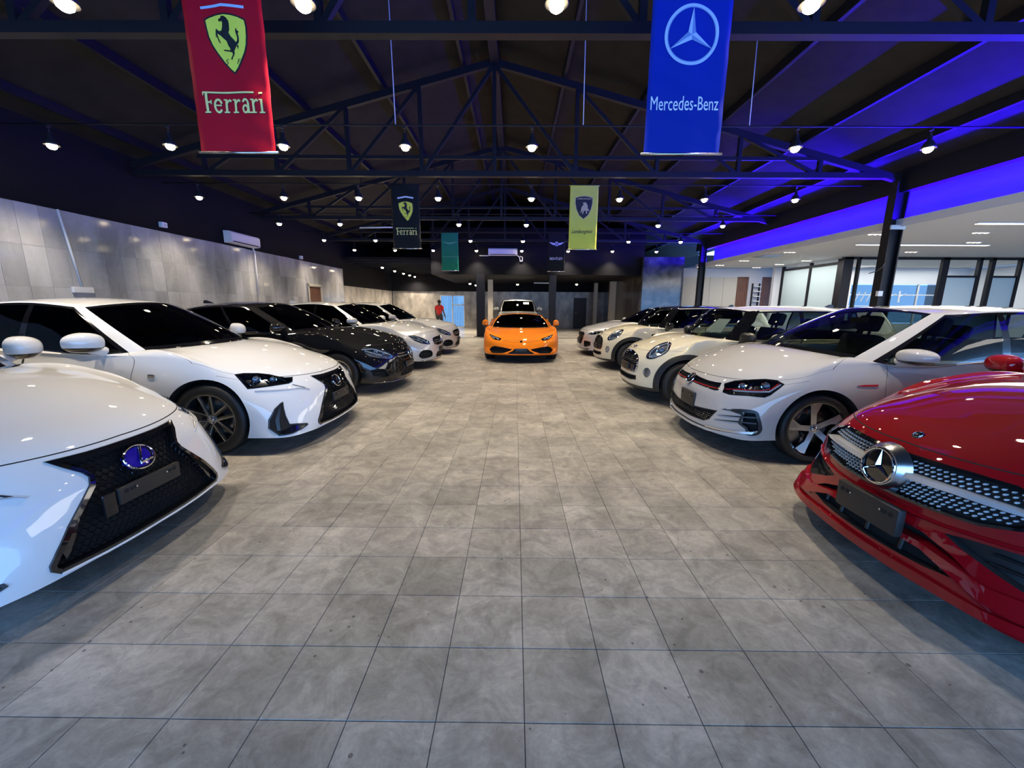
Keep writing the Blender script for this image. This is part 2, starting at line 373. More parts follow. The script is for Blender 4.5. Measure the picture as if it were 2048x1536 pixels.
# trusses
def truss(y, label, xe0=-7.5, xe1=7.45):
    t = thing('roof_truss', label, 'truss', (0, y, 0), group='roof trusses')
    b_ = bmesh.new(); bar(b_, (xe0, 0, 3.90), (xe1, 0, 3.90), .10, .10); new_obj('bottom_chord', b_, M['steel'], t)
    b_ = bmesh.new(); bar(b_, (xe0 + 1.3, 0, 4.20), (xe1 - 1.3, 0, 4.20), .05, .06); new_obj('tie_bar', b_, M['steel'], t)
    for xa in (xe0, xe1):
        b_ = bmesh.new(); bar(b_, (xa, 0, roof_z(xa) - .2), (RX, 0, RZ - .2), .09, .12); new_obj('top_chord', b_, M['steel'], t)
    n = 5
    for s, xa in ((-1, xe0), (1, xe1)):
        xs = [RX + (xa - RX) * k / n for k in range(n)]
        for k, x in enumerate(xs):
            if k or s < 0:
                b_ = bmesh.new(); bar(b_, (x, 0, 3.9), (x, 0, roof_z(x) - .2), .07, .07); new_obj('upright', b_, M['steel'], t)
            x2 = RX + (xa - RX) * (k + 1) / n
            b_ = bmesh.new(); bar(b_, (x2, .0, 3.9), (x, .0, roof_z(x) - .22), .06, .06)
            if k < n - 1: new_obj('brace', b_, M['steel'], t)
            else: b_.free()
    return t
truss(4.30, 'dark steel roof truss nearest, directly behind the red and blue banners')
truss(8.5, 'dark steel roof truss carried by the nearer black post, with open triangular web')
truss(12.6, 'dark steel roof truss between the two black posts on the right')
truss(16.7, 'dark steel roof truss farthest back, in front of the black bulkhead')
# eaves beam, blue-lit upstand and white soffit edge on the right
new_obj('trim_4', mk(7.50, 7.66, -3, 17.5, 3.60, 4.05), M['steel']); tag(D.objects['trim_4'], kind='structure')
tag(new_obj('wall_right_upper', mk(8.25, 8.35, -3, 17.5, 2.98, 4.2), M['ledwall']), kind='structure'); D.objects['wall_right_upper'].name = 'wall_right'
soff = new_obj('ceiling_office', mk(7.56, 18.5, -3.45, 18.6, 2.97, 3.05), M['white']); tag(soff, kind='structure')
lo_ = new_obj('trim_5', mk(7.53, 7.57, -3, 17.5, 2.95, 3.10), M['white']); tag(lo_, kind='structure')
st = new_obj('led_strip', mk(7.70, 7.74, -2.5, 17.3, 3.052, 3.068), M['led']); tag(st, 'thin blue light strip lying along the top edge of the white soffit', 'light strip')
for k in range(5):
    l = D.lights.new('blue_led_light', 'AREA'); l.shape = 'RECTANGLE'; l.size = 3.9; l.size_y = .05; l.energy = LED_W; l.color = LED_COL
    o = D.objects.new('blue_led_light', l); COL.objects.link(o); o.location = (7.86, -.4 + k * 4.0, 3.10)
    o.matrix_world = Matrix.Translation(o.location) @ Matrix(((0, .8, .6), (1, 0, 0), (0, .6, -.8))).to_4x4()
    l2 = l.copy(); l2.energy = LED_W * .16; o2 = D.objects.new('blue_led_light', l2); COL.objects.link(o2)
    o2.matrix_world = Matrix.Translation((7.80, -.4 + k * 4.0, 3.075)) @ Matrix(((0, -.6, -.8), (1, 0, 0), (0, .8, -.6))).to_4x4()

# posts
def post(x, y, z1, label, wx=.22, mat='steel', bracket=False):
    t = thing('black_post' if mat == 'steel' else 'cream_column', label, 'column', (x, y, 0))
    b_ = bmesh.new()
    if mat == 'steel' and wx < .3:
        for dx in (-wx / 2 + .012, wx / 2 - .012): box(b_, dx - .012, dx + .012, -.09, .09, 0, z1)
        box(b_, -wx / 2 + .02, wx / 2 - .02, -.012, .012, 0, z1)
    else: box(b_, -wx / 2, wx / 2, -wx / 2, wx / 2, 0, z1)
    new_obj('shaft', b_, M[mat], t); new_obj('base_plate', mk(-wx * .8, wx * .8, -wx * .8, wx * .8, 0, .02), M[mat], t)
    if bracket:
        new_obj('collar', mk(-.15, .13, -.13, -.10, 2.90, 2.98), M['plastic'], t)
        b_ = mk(-.21, -.12, -.17, -.11, 1.62, 1.72); new_obj('switch_box', b_, M['plastic'], t)
        b_ = bmesh.new(); tube(b_, [(-.12, -.1, 2.3), (-.2, -.14, 2.18), (-.32, -.16, 2.1), (-.45, -.15, 2.06)], .008, 6); new_obj('cable_end', b_, M['blackplastic'], t)
    return t
post(7.50, 8.5, 3.85, 'black steel post with white bracket in front of the glazed office', .26, bracket=True)
post(7.44, 16.7, 3.85, 'slim black steel post farther back by the cream office wall', .22)
post(-1.5, 18.05, 2.7, 'thick black column left of the orange sports car', .36, 'steel')
post(1.63, 18.05, 2.7, 'black column right of the white car behind the orange one', .30, 'steel')
post(-1.28, 21.5, 2.7, 'cream column just behind the thick black column', .26, 'cream')
post(4.72, 24.2, 2.7, 'thinner cream column by the dark back door', .20, 'cream')
post(5.33, 22.6, 2.7, 'wider cream column beside the brown marble wall', .32, 'cream')

# ------------------------------------------------------------------ office on the right
OX, OY = 10.55, 13.45
fr = new_obj('window_1', bmesh.new(), M['steel']); D.objects.remove(fr)
b_ = bmesh.new()
xs = [10.62, 10.98, 13.72, 14.82, 15.22, 16.1, 18.3]
for x, wd_ in zip(xs, (.30, .07, .20, .10, .12, .08, .1)): bar(b_, (x, OY, 0), (x, OY, 2.96), wd_, .10)
bar(b_, (10.5, OY, 2.93), (18.3, OY, 2.93), .1, .07); bar(b_, (10.5, OY, .04), (18.3, OY, .04), .1, .08)
bar(b_, (13.72, OY, 2.38), (14.82, OY, 2.38), .08, .06); bar(b_, (15.22, OY, 2.38), (16.1, OY, 2.38), .08, .06)
fr = new_obj('window_1', b_, M['steel']); tag(fr, kind='structure')
for x0, x1, z0, z1, mt in ((11.02, 13.62, .08, 2.9, 'winglass'), (13.82, 14.77, .08, 2.35, 'frost'), (13.82, 14.77, 2.41, 2.9, 'winglass'), (14.87, 15.16, .08, 2.9, 'winglass'), (15.28, 16.06, .08, 2.35, 'frost'), (15.28, 16.06, 2.41, 2.9, 'winglass'), (16.14, 18.25, .08, 2.9, 'winglass')):
    new_obj('pane', mk(x0, x1, OY - .004, OY + .004, z0, z1), M[mt], fr)
b_ = bmesh.new()
for y, wd_ in ((13.6, .2), (14.95, .08), (16.45, .10)): bar(b_, (OX, y, 0), (OX, y, 2.93), .09, wd_)
bar(b_, (OX, 13.45, 2.8), (OX, 16.5, 2.8), .08, .08); bar(b_, (OX, 13.45, .04), (OX, 16.5, .04), .08, .08)
fr2 = new_obj('window_2', b_, M['steel']); tag(fr2, kind='structure')
for y0, y1 in ((13.7, 14.9), (15.0, 16.4)): new_obj('pane', mk(OX - .004, OX + .004, y0, y1, .08, 2.76), M['frost'], fr2)
# back wall of the office with a window band to the street
b_ = bmesh.new()
for (x0, x1, z0, z1) in ((10.55, 18.5, 0, .75), (10.55, 18.5, 2.32, 2.96), (10.55, 13.7, .75, 2.32), (17.9, 18.5, .75, 2.32)): box(b_, x0, x1, 17.0, 17.15, z0, z1)
tag(new_obj('wall_office', b_, M['white']), kind='structure')
b_ = bmesh.new()
for x in (13.72, 15.1, 16.5, 17.88): bar(b_, (x, 17.05, .75), (x, 17.05, 2.32), .06, .06)
bar(b_, (13.7, 17.05, 1.9), (17.9, 17.05, 1.9), .05, .04); bar(b_, (13.7, 17.05, 1.45), (17.9, 17.05, 1.45), .03, .03)
fr3 = new_obj('window_3', b_, M['plastic']); tag(fr3, kind='structure')
new_obj('pane', mk(13.72, 17.88, 17.05, 17.058, .77, 2.3), M['dimglass'], fr3)
# lettering on the shop window, seen from behind
b_ = bmesh.new()
for k in range(5): bar(b_, (13.95 + k * .24, 17.0, 1.62), (14.12 + k * .24, 17.0, 2.02), .05, .01)
for k in range(2): bar(b_, (15.35 + k * .4, 17.0, 1.60), (15.35 + k * .4, 17.0, 2.05), .07, .01); bar(b_, (15.35 + k * .4, 17.0, 1.83), (15.6 + k * .4, 17.0, 1.95), .05, .01)
o = new_obj('window_letters', b_, M['plastic'], fr3)
tag(new_obj('wall_office_side', mk(18.4, 18.6, -3.6, 18.6, 0, 2.96), M['white']), kind='structure'); D.objects['wall_office_side'].name = 'wall_far_right'
# cream panelled wall left of the glass rooms
cw = new_obj('wall_cream', bmesh.new(), M['cream']); D.objects.remove(cw)
b_ = bmesh.new()
for (x0, x1, z0, z1) in ((7.05, 9.35, 0, 2.62), (7.05, 11.2, 2.62, 2.96), (9.85, 10.4, 0, 2.62)): box(b_, x0, x1, 17.55, 17.7, z0, z1)
cw = new_obj('wall_middle', b_, M['bluewall']); tag(cw, kind='structure')
for k in range(4): new_obj('wall_panel', mk(7.08 + k * .57, 7.08 + k * .57 + .56, 17.53, 17.56, .02, 2.6), M['cream'], cw)
tag(new_obj('door_4', mk(9.35, 9.85, 17.6, 17.65, 0, 2.62), M['wood']), kind='structure')
tag(new_obj('door_5', mk(10.4, 11.0, 17.6, 17.65, 0, 2.62), M['wood']), kind='structure')
t = thing('wall_shelf', 'small grey shelf rack on the cream wall by the frosted office', 'shelf', (10.15, 17.5, 0))
new_obj('rail', mk(-.16, -.13, -.03, .05, 1.3, 2.35), M['steel'], t); new_obj('rail', mk(.13, .16, -.03, .05, 1.3, 2.35), M['steel'], t)
for k in range(5): new_obj('tray', mk(-.14, .14, -.16, .04, 1.4 + k * .2, 1.43 + k * .2), M['plastic'], t)
# office ceiling lights
def line_light(x0, x1, y, label):
    t = thing('linear_light', label, 'light', ((x0 + x1) / 2, y, 2.96)); h = (x1 - x0) / 2
    new_obj('channel', mk(-h - .02, h + .02, -.05, .05, -.012, .004), M['white'], t)
    new_obj('diffuser', mk(-h, h, -.035, .035, -.018, -.010), M['lin'], t)
line_light(8.65, 12.4, 8.05, 'nearer long recessed line of warm light in the white office ceiling')
line_light(8.65, 11.95, 10.75, 'farther long recessed line of warm light in the white office ceiling')
dl = [(1816, 474), (1627, 508), (1532, 524), (1483, 532), (1444, 539), (1672, 525), (1609, 533), (1560, 540), (2037, 476), (2033, 492), (1910, 507)]
pos = [(7.9, 9.35), (8.05, 12.4), (8.0, 14.7), (7.95, 16.3), (7.6, 17.1), (10.1, 14.6), (10.0, 15.9), (9.9, 17.2), (9.9, 9.1), (11.2, 10.4), (11.4, 12.2)]
for k, (x, y) in enumerate(pos):
    t = thing('downlight', 'small recessed downlight in the white office ceiling, %s' % ['left of the nearer light line', 'left of the farther light line', 'close to the grey ceiling vent', 'beyond the grey ceiling vent', 'deepest, by the dark marble wall', 'above the frosted glass corner', 'inside the frosted office, nearer one', 'inside the frosted office, deeper one', 'nearest one, between the light lines', 'far right, before the glass doors', 'far right, close to the glass doors'][k], 'light', (x, y, 2.97))
    new_obj('housing', mk(-.2, .2, -.07, .07, -.006, .01), M['plastic'], t)
    for i in (-1, 0, 1):
        b_ = bmesh.new(); lathe(b_, [(0, -.012), (.035, -.012), (.045, -.004)], 14, mat=Matrix.Translation((i * .12, 0, 0))); new_obj('cell', b_, M['lin'], t)
for (x, y, sx, sy, e) in ((11, 9, 5, 5, 1.0), (9.4, 14.6, 1.6, 3.5, .22), (14.5, 15.2, 6, 3, .42), (11, 3, 5, 5, 1.0)):
    l = D.lights.new('office_light', 'AREA'); l.shape = 'RECTANGLE'; l.size = sx; l.size_y = sy; l.energy = OFFICE_W * e; l.color = (1, .95, .88)
    o = D.objects.new('office_light', l); COL.objects.link(o); o.location = (x, y, 2.9)
t = thing('ceiling_vent', 'flat grey square air vent in the white office ceiling', 'vent', (7.95, 13.3, 2.96))
new_obj('frame', mk(-.3, .3, -.3, .3, -.015, .004), M['bluewall'], t)
for k in range(5): new_obj('slat', mk(-.25, .25, -.24 + k * .11, -.18 + k * .11, -.03, -.012), M['frost'], t)
# ------------------------------------------------------------------ car body library
# car frame: x runs back from the nose, +y is the car's right side, z up
def _spl(P, k, n):
    """non-uniform Catmull-Rom through P (m,3) evaluated at index parameters k"""
    m = len(P); d = np.maximum(np.linalg.norm(np.diff(P, axis=0), axis=1), 1e-4)
    s = np.diff(P, axis=0) / d[:, None]
    T = np.empty_like(P)
    if m == 2:
        T[:] = s[0]
    else:
        for i in range(1, m - 1):
            T[i] = (s[i - 1] * d[i] + s[i] * d[i - 1]) / (d[i] + d[i - 1])
        T[0] = 2 * s[0] - T[1] if m > 2 else s[0]
        T[-1] = 2 * s[-1] - T[-2]
    i = np.clip(np.floor(k).astype(int), 0, m - 2); t = (k - i)[:, None]; h = d[i][:, None]
    return ((2*t**3 - 3*t**2 + 1) * P[i] + (t**3 - 2*t**2 + t) * h * T[i]
            + (-2*t**3 + 3*t**2) * P[i + 1] + (t**3 - t**2) * h * T[i + 1])

def lerp(a, b, t): return a + (b - a) * t

def build_cage(p):
    W = p['W']; C = np.zeros((12, 15, 3))
    pl = {0: np.array(p['plan0'], float), 2: np.array(p['plan2'], float), 4: np.array(p['plan4'], float)}
    pl[1] = lerp(pl[0], pl[2], .5); pl[3] = lerp(pl[2], pl[4], .45)
    nose = np.array(p['nose'], float); zc = p['zc']; zs = list(p['zs'])
    for v in range(5):
        for c in range(5):
            x, y = pl[v][c]; x = x + nose[v][0]
            if c < 3: z = lerp(nose[v][1], zc[v], (c / 3.) ** 2)
            elif c == 3: z = zc[v]
            else: z = zs[v] if v < 4 else p['sh'][0]
            C[v, c] = (x, y, z)
        for k, c in enumerate(range(5, 12)):
            x = p['sx'][k] if v < 3 else p.get('sx4', p['sx'])[k]
            z = zs[v] if v < 4 else p['sh'][k + 1]
            if v == 3: z = lerp(z, p['sh'][k + 1] - .16, .6)
            C[v, c] = (x, W * p['fy'][v] * p['pw'][k], z)
        tx, tz = p['tail'][v]
        (d12, y12), (d13, y13) = p['tplan']
        C[v, 12] = (tx - d12, y12, tz); C[v, 13] = (tx - d13, y13, tz); C[v, 14] = (tx, 0, tz)
    fr = p.get('fan', [0, .45, .74, .86, .92, .965, 1.])
    for v, key in ((7, 'base'), (9, 'roofedge')):
        a = np.array(p[key + '_c'], float); b = np.array(p[key + '_k'], float)   # centre and corner
        for c in range(7):
            f = fr[c]
            C[v, c] = (lerp(a[0], b[0], f ** 2.2), b[1] * f, lerp(a[2], b[2], f ** 2))
        for k, q in enumerate(p[key]):
            C[v, 7 + k] = q
    hb = p['hb']; hx = p.get('hx', [0] * 15)
    for c in range(15):
        a, b = C[4, c], C[7, c]
        for v, f, g in ((5, p.get('h5', .3), .9), (6, p.get('h6', .66), 1.)):
            C[v, c] = lerp(a, b, f) + np.array([0, hx[c] * g, hb[c] * g])
    bu = p.get('bulge', .025)
    for c in range(15):
        d = lerp(C[7, c], C[9, c], .5)
        if c < 6: n = np.array([-.8, .25 * c / 6, .6])
        elif c < 12: n = np.array([0 if c > 6 else -.4, 1, .3])
        else: n = np.array([.7, .15, .6])
        C[8, c] = d + n * bu
    g = [.10, .11, .13, .15, .17, .19, .21, .25, .47, .70, .76, .80, .84, .88, .90]
    x0, x1 = C[9, 0, 0], C[9, 14, 0]
    (xt, zt) = p['rooftop']
    A = np.polyfit([x0, xt, x1], [C[9, 0, 2], zt, C[9, 14, 2]], 2)
    for c in range(15):
        x = lerp(x0, x1, g[c]); C[11, c] = (x, 0, np.polyval(A, x))
        C[10, c] = lerp(C[9, c], C[11, c], .5)
        C[10, c, 2] = lerp(C[9, c, 2], C[11, c, 2], .74)
    for (v, c, dx, dy, dz) in p.get('tweak', []):
        C[v, c] += (dx, dy, dz)
    C[:, 0, 1] = 0; C[:, 14, 1] = 0
    return C

def dense(C, us, vs):
    rows = np.stack([_spl(C[v], us, 0) for v in range(12)])          # 12 x nu x 3
    out = np.zeros((len(vs), len(us), 3))
    for j in range(len(us)):
        col = rows[:, j]
        for (a, b) in ((0, 7), (7, 9), (9, 11)):
            idx = [i for i, v in enumerate(vs) if a - 1e-9 <= v <= b + 1e-9]
            out[idx, j] = _spl(col[a:b + 1], np.array([vs[i] for i in idx]) - a, 0)
    return out

def samples(top, n, extra, dens=None):
    s = set()
    for i in range(top):
        m = (dens or {}).get(i, n)
        for k in range(m): s.add(round(i + k / m, 5))
    s.add(float(top))
    ex = [round(e, 5) for e in extra]
    s = {x for x in s if all(abs(x - e) > .045 for e in ex)} | set(ex)
    return np.array(sorted(s))

def paneling(p):
    """seams, glass and panels in (u,v); returns (rects, extra_u, extra_v). A later rect wins."""
    R = []; d = .02
    def rect(u0, u1, v0, v1, pid): R.append((u0, u1, v0, v1, pid))
    wu = p.get('wu', 5.9); bu = p.get('bumper_u', 4.45); bv = p.get('bumper_v', 3.55)
    hv0 = p.get('hood_v', 4.05); hu = p.get('hood_u', 5.2)
    doors = p.get('doors', [(7.0, 8.0), (8.0, 9.4)])
    rect(0, bu, 0, bv, 'front_bumper')
    rect(0, hu, hv0, 6.86, 'hood')
    rect(0, hu, hv0 - d, hv0, 'seam'); rect(hu, hu + d * 1.2, hv0 - d, 6.86, 'seam')
    if p.get('bumper_seam', True): rect(3.3, bu, bv, bv + d, 'seam')
    for k, (a, b) in enumerate(doors):
        n = ('front_door', 'rear_door')[k]
        rect(a, b, .75, 7.0, n)
        rect(a - d, a, .75, 7.0, 'seam')
        rect(b, b + d, .75, 7.0, 'seam'); rect(a, b, .72, .75, 'seam')
    for (a, b, pid) in p.get('bands', []): rect(0, 14, a, b, pid)
    rect(0, wu + .1, 7, 9, 'frit'); rect(0, wu, 7.12, 8.9, 'windshield')
    rect(0, wu, 6.86, 7.0, 'frit')
    sg = p.get('sideglass', [(7.05, 7.97), (8.05, 9.05)]); t0, t1 = p.get('glass_v', (7.02, 8.86))
    ch = p.get('window_trim', 'frit')
    rect(sg[0][0] - .06, sg[-1][1] + .08, t0 - .08, t1 + .07, ch)
    rect(sg[0][0] - .03, sg[-1][1] + .04, t0, t1, 'frit')
    for k, (a, b) in enumerate(sg): rect(a, b, t0 + .03, t1 - .03, 'side_window' if k == 0 else 'rear_side_window' if k == 1 else 'quarter_window')
    rg = p.get('rearglass', 11.7)
    rect(rg - .1, 14, 7.0, 8.96, 'frit'); rect(rg, 14, 7.15, 8.85, 'rear_window')
    R += p.get('rects', [])
    eu = {e for r in R for e in r[:2]} - {0, 14}; ev = {e for r in R for e in r[2:4]} - {0, 11}
    return R, eu, ev

class Body: pass

def make_body(p):
    C = build_cage(p); R, eu, ev = paneling(p)
    us = samples(14, p.get('nu', 5), eu, {0: 8, 1: 8, 2: 8, 3: 8, 4: 7, 5: 6, 6: 3})
    vs = samples(11, p.get('nv', 5), ev, {2: 6, 3: 6, 4: 6})
    G = dense(C, us, vs)
    for f in p.get('shape', []): G = f(G, us, vs)
    nv, nu = len(vs), len(us)
    B = Body(); B.p = p
    V = []; F = []; PID = []; names = ['body']
    def pid(n):
        if n not in names: names.append(n)
        return names.index(n)
    idx = {}
    for side in (1, -1):
        base = len(V)
        for i in range(nv):
            for j in range(nu):
                q = G[i, j]; V.append((q[0], q[1] * side, q[2]))
        bot = len(V)
        for j in range(nu): V.append((G[0, j, 0], 0, G[0, j, 2]))
        def at(i, j): return base + i * nu + j if i >= 0 else bot + j
        for i in range(-1, nv - 1):
            vm = (vs[i] + vs[i + 1]) / 2 if i >= 0 else -1
            for j in range(nu - 1):
                um = (us[j] + us[j + 1]) / 2
                n = 'body' if i >= 0 else 'underbody'
                if i >= 0:
                    for (u0, u1, v0, v1, k) in R:
                        if u0 < um < u1 and v0 < vm < v1: n = k
                if n in SIDED: n = n + ('+' if side > 0 else '-')
                f = (at(i, j), at(i, j + 1), at(i + 1, j + 1), at(i + 1, j))
                F.append(f if side < 0 else f[::-1]); PID.append(pid(n))
    bm = bmesh.new(); bv = [bm.verts.new(q) for q in V]; bm.verts.index_update()
    for f, k in zip(F, PID):
        try:
            ff = bm.faces.new([bv[a] for a in f]); ff.material_index = k; ff.smooth = True
        except ValueError: pass
    bmesh.ops.remove_doubles(bm, verts=bm.verts, dist=1e-5)
    bmesh.ops.dissolve_degenerate(bm, edges=bm.edges, dist=1e-6)
    bmesh.ops.recalc_face_normals(bm, faces=bm.faces)
    B.bvh = BVHTree.FromBMesh(bm); B.bm = bm; B.names = names; B.pid = pid; B.cut = bmesh.new()
    B.cutmats = []
    return B

SIDED = {'front_door', 'rear_door', 'side_window', 'rear_side_window', 'quarter_window'}

def frame(az):
    """projection frame for the right half: returns (direction, s axis); t axis is z"""
    a = math.radians(az)
    return Vector((math.cos(a), -math.sin(a), 0)), Vector((math.sin(a), math.cos(a), 0))

def cast(B, az, s, t, side=1):
    if az == 'top':
        h = B.bvh.ray_cast(Vector((s, t * side, 3)), Vector((0, 0, -1)))
        return (h[0], h[1]) if h[0] is not None else None
    d, sa = frame(az)
    o = sa * s + Vector((0, 0, t)) - d * 4
    o.y *= side; d = Vector((d.x, d.y * side, 0))
    h = B.bvh.ray_cast(o, d)
    return (h[0], h[1]) if h[0] is not None else None

def rounded(poly, r=.0, n=4):
    """round the corners of a 2D polygon by up to r"""
    if r <= 0: return [tuple(q) for q in poly]
    out = []; m = len(poly)
    for i in range(m):
        a, b, c = (Vector(poly[i - 1]), Vector(poly[i]), Vector(poly[(i + 1) % m]))
        ra = min(r, (a - b).length * .45); rc = min(r, (c - b).length * .45)
        p0 = b + (a - b).normalized() * ra; p1 = b + (c - b).normalized() * rc
        for k in range(n + 1):
            t = k / n
            out.append(tuple((1-t)**2 * p0 + 2*t*(1-t) * b + t*t * p1))
    return out

def smooth_poly(poly, n=4):
    P = np.array([poly[-1]] + list(poly) + [poly[0], poly[1]], float)
    out = []
    for i in range(1, len(poly) + 1):
        for k in range(n):
            t = k / n; a, b, c, d = P[i-1], P[i], P[i+1], P[i+2]
            out.append(tuple(.5*((2*b)+(c-a)*t+(2*a-5*b+4*c-d)*t*t+(3*b-a-3*c+d)*t**3)))
    return out

def inset(poly, d):
    """move a polygon's edges inward by d (miter)"""
    P = [Vector(q) for q in poly]; m = len(P)
    A = sum(P[i].x * P[(i+1) % m].y - P[(i+1) % m].x * P[i].y for i in range(m))
    sg = 1 if A > 0 else -1; out = []
    for i in range(m):
        e0 = (P[i] - P[i-1]); e1 = (P[(i+1) % m] - P[i])
        if e0.length < 1e-9 or e1.length < 1e-9: out.append(tuple(P[i])); continue
        n0 = Vector((-e0.y, e0.x)).normalized() * sg; n1 = Vector((-e1.y, e1.x)).normalized() * sg
        b = n0 + n1
        k = b.length_squared
        out.append(tuple(P[i] + (b * (2 / k) if k > .25 else b.normalized() * 2) * d))
    return out

def dens_edge(poly, h):
    out = []
    for i, a in enumerate(poly):
        b = poly[(i + 1) % len(poly)]; L = math.dist(a, b); n = max(1, int(L / h))
        for k in range(n): out.append((a[0] + (b[0]-a[0])*k/n, a[1] + (b[1]-a[1])*k/n))
    return out

def inside(q, poly):
    r = False; x, y = q
    for i in range(len(poly)):
        (x1, y1), (x2, y2) = poly[i - 1], poly[i]
        if (y1 > y) != (y2 > y) and x < (x2 - x1) * (y - y1) / (y2 - y1) + x1: r = not r
    return r

def tri2d(poly, holes=(), h=.05):
    """constrained triangulation of a polygon with interior points"""
    loops = [dens_edge(poly, h)] + [dens_edge(q, h) for q in holes]
    pts = []; faces = []
    for L in loops:
        faces.append(list(range(len(pts), len(pts) + len(L)))); pts += L
    xs = [q[0] for q in loops[0]]; ys = [q[1] for q in loops[0]]
    inner = []
    x = min(xs) + h * .5
    far = inset(poly, h * .35)
    while x < max(xs):
        y = min(ys) + h * .5
        while y < max(ys):
            if inside((x, y), far) and not any(inside((x, y), inset(q, -h * .35)) for q in holes): inner.append((x, y))
            y += h
        x += h
    allp = [Vector(q) for q in pts + inner]
    vv, ee, ff, _, _, _ = delaunay_2d_cdt(allp, [], faces[:1] + faces[1:], 0, 1e-6)
    out = []
    for f in ff:
        c = (sum(vv[i].x for i in f) / len(f), sum(vv[i].y for i in f) / len(f))
        if inside(c, loops[0]) and not any(inside(c, q) for q in loops[1:]): out.append(list(f))
    return [tuple(q) for q in vv], out, loops

def patch_bm(B, poly, az=0, off=.004, depth=.02, holes=(), h=.05, side=1, bm=None, mi=0):
    """a solid sheet that lies on the body over a polygon seen from azimuth az (right side; side=-1 mirrors)"""
    vv, ff, _ = tri2d(poly, holes, h)
    bm = bm or bmesh.new()
    if az == 'top': dv = Vector((0, 0, -1))
    else:
        d, _s = frame(az); dv = Vector((d.x, d.y * side, 0))
    last = None; top = []; ok = []
    for q in vv:
        c = cast(B, az, q[0], q[1], side)
        ok.append(c is not None)
        top.append(c)
    good = [c for c in top if c]
    for i, c in enumerate(top):
        if c is None:
            j = min((k for k in range(len(vv)) if top[k] and ok[k]), key=lambda k: math.dist(vv[k], vv[i]), default=None)
            if j is None: return bm
            if az == 'top': top[i] = (Vector((vv[i][0], vv[i][1] * side, top[j][0].z)), top[j][1])
            else:
                dd, sa = frame(az); dd = Vector((dd.x, dd.y*side, 0)); sv = Vector((sa.x, sa.y*side, 0))
                k = top[j][0].dot(dd)
                top[i] = (sv * vv[i][0] + Vector((0, 0, vv[i][1])) + dd * k, top[j][1])
    a = [bm.verts.new(c[0] - dv * off) for c in top]
    b = [bm.verts.new(c[0] + dv * (depth if off >= 0 else depth - off)) for c in top]
    ec = {}
    for f in ff:
        for i in range(len(f)):
            e = (f[i - 1], f[i]); ec[e] = ec.get(e, 0) + 1
    flip = (side < 0) != (az == 'top')
    for f in ff:
        for L, rev in ((a, False), (b, True)):
            g = [L[i] for i in f]
            if rev != flip: g = g[::-1]
            try:
                q = bm.faces.new(g); q.smooth = True; q.material_index = mi
            except ValueError: pass
    for (i, j) in ec:
        if (j, i) not in ec:
            try:
                q = bm.faces.new((a[i], b[i], b[j], a[j])); q.material_index = mi
            except ValueError: pass
    return bm

def cut_prism(B, poly, az=0, depth=.06, pid='recess', h=.06, side=1):
    """hollow the body out behind a polygon"""
    k = B.pid(pid)
    t = bmesh.new()
    patch_bm(B, poly, az, .25, depth, h=h, side=side, bm=t, mi=k)
    bmesh.ops.recalc_face_normals(t, faces=t.faces)
    me = bpy.data.meshes.new('t'); t.to_mesh(me); t.free(); B.cut.from_mesh(me); bpy.data.meshes.remove(me)

def cut_wheel(B, x, z, r, y0, y1):
    k = B.pid('liner')
    for sd in (1, -1):
        m = Matrix.Translation((x, sd * (y0 + y1) / 2, z)) @ Matrix.Rotation(math.pi / 2, 4, 'X')
        g = bmesh.ops.create_cone(B.cut, cap_ends=True, segments=56, radius1=r, radius2=r, depth=y1 - y0, matrix=m)
        for v in g['verts']:
            for f in v.link_faces: f.material_index = k

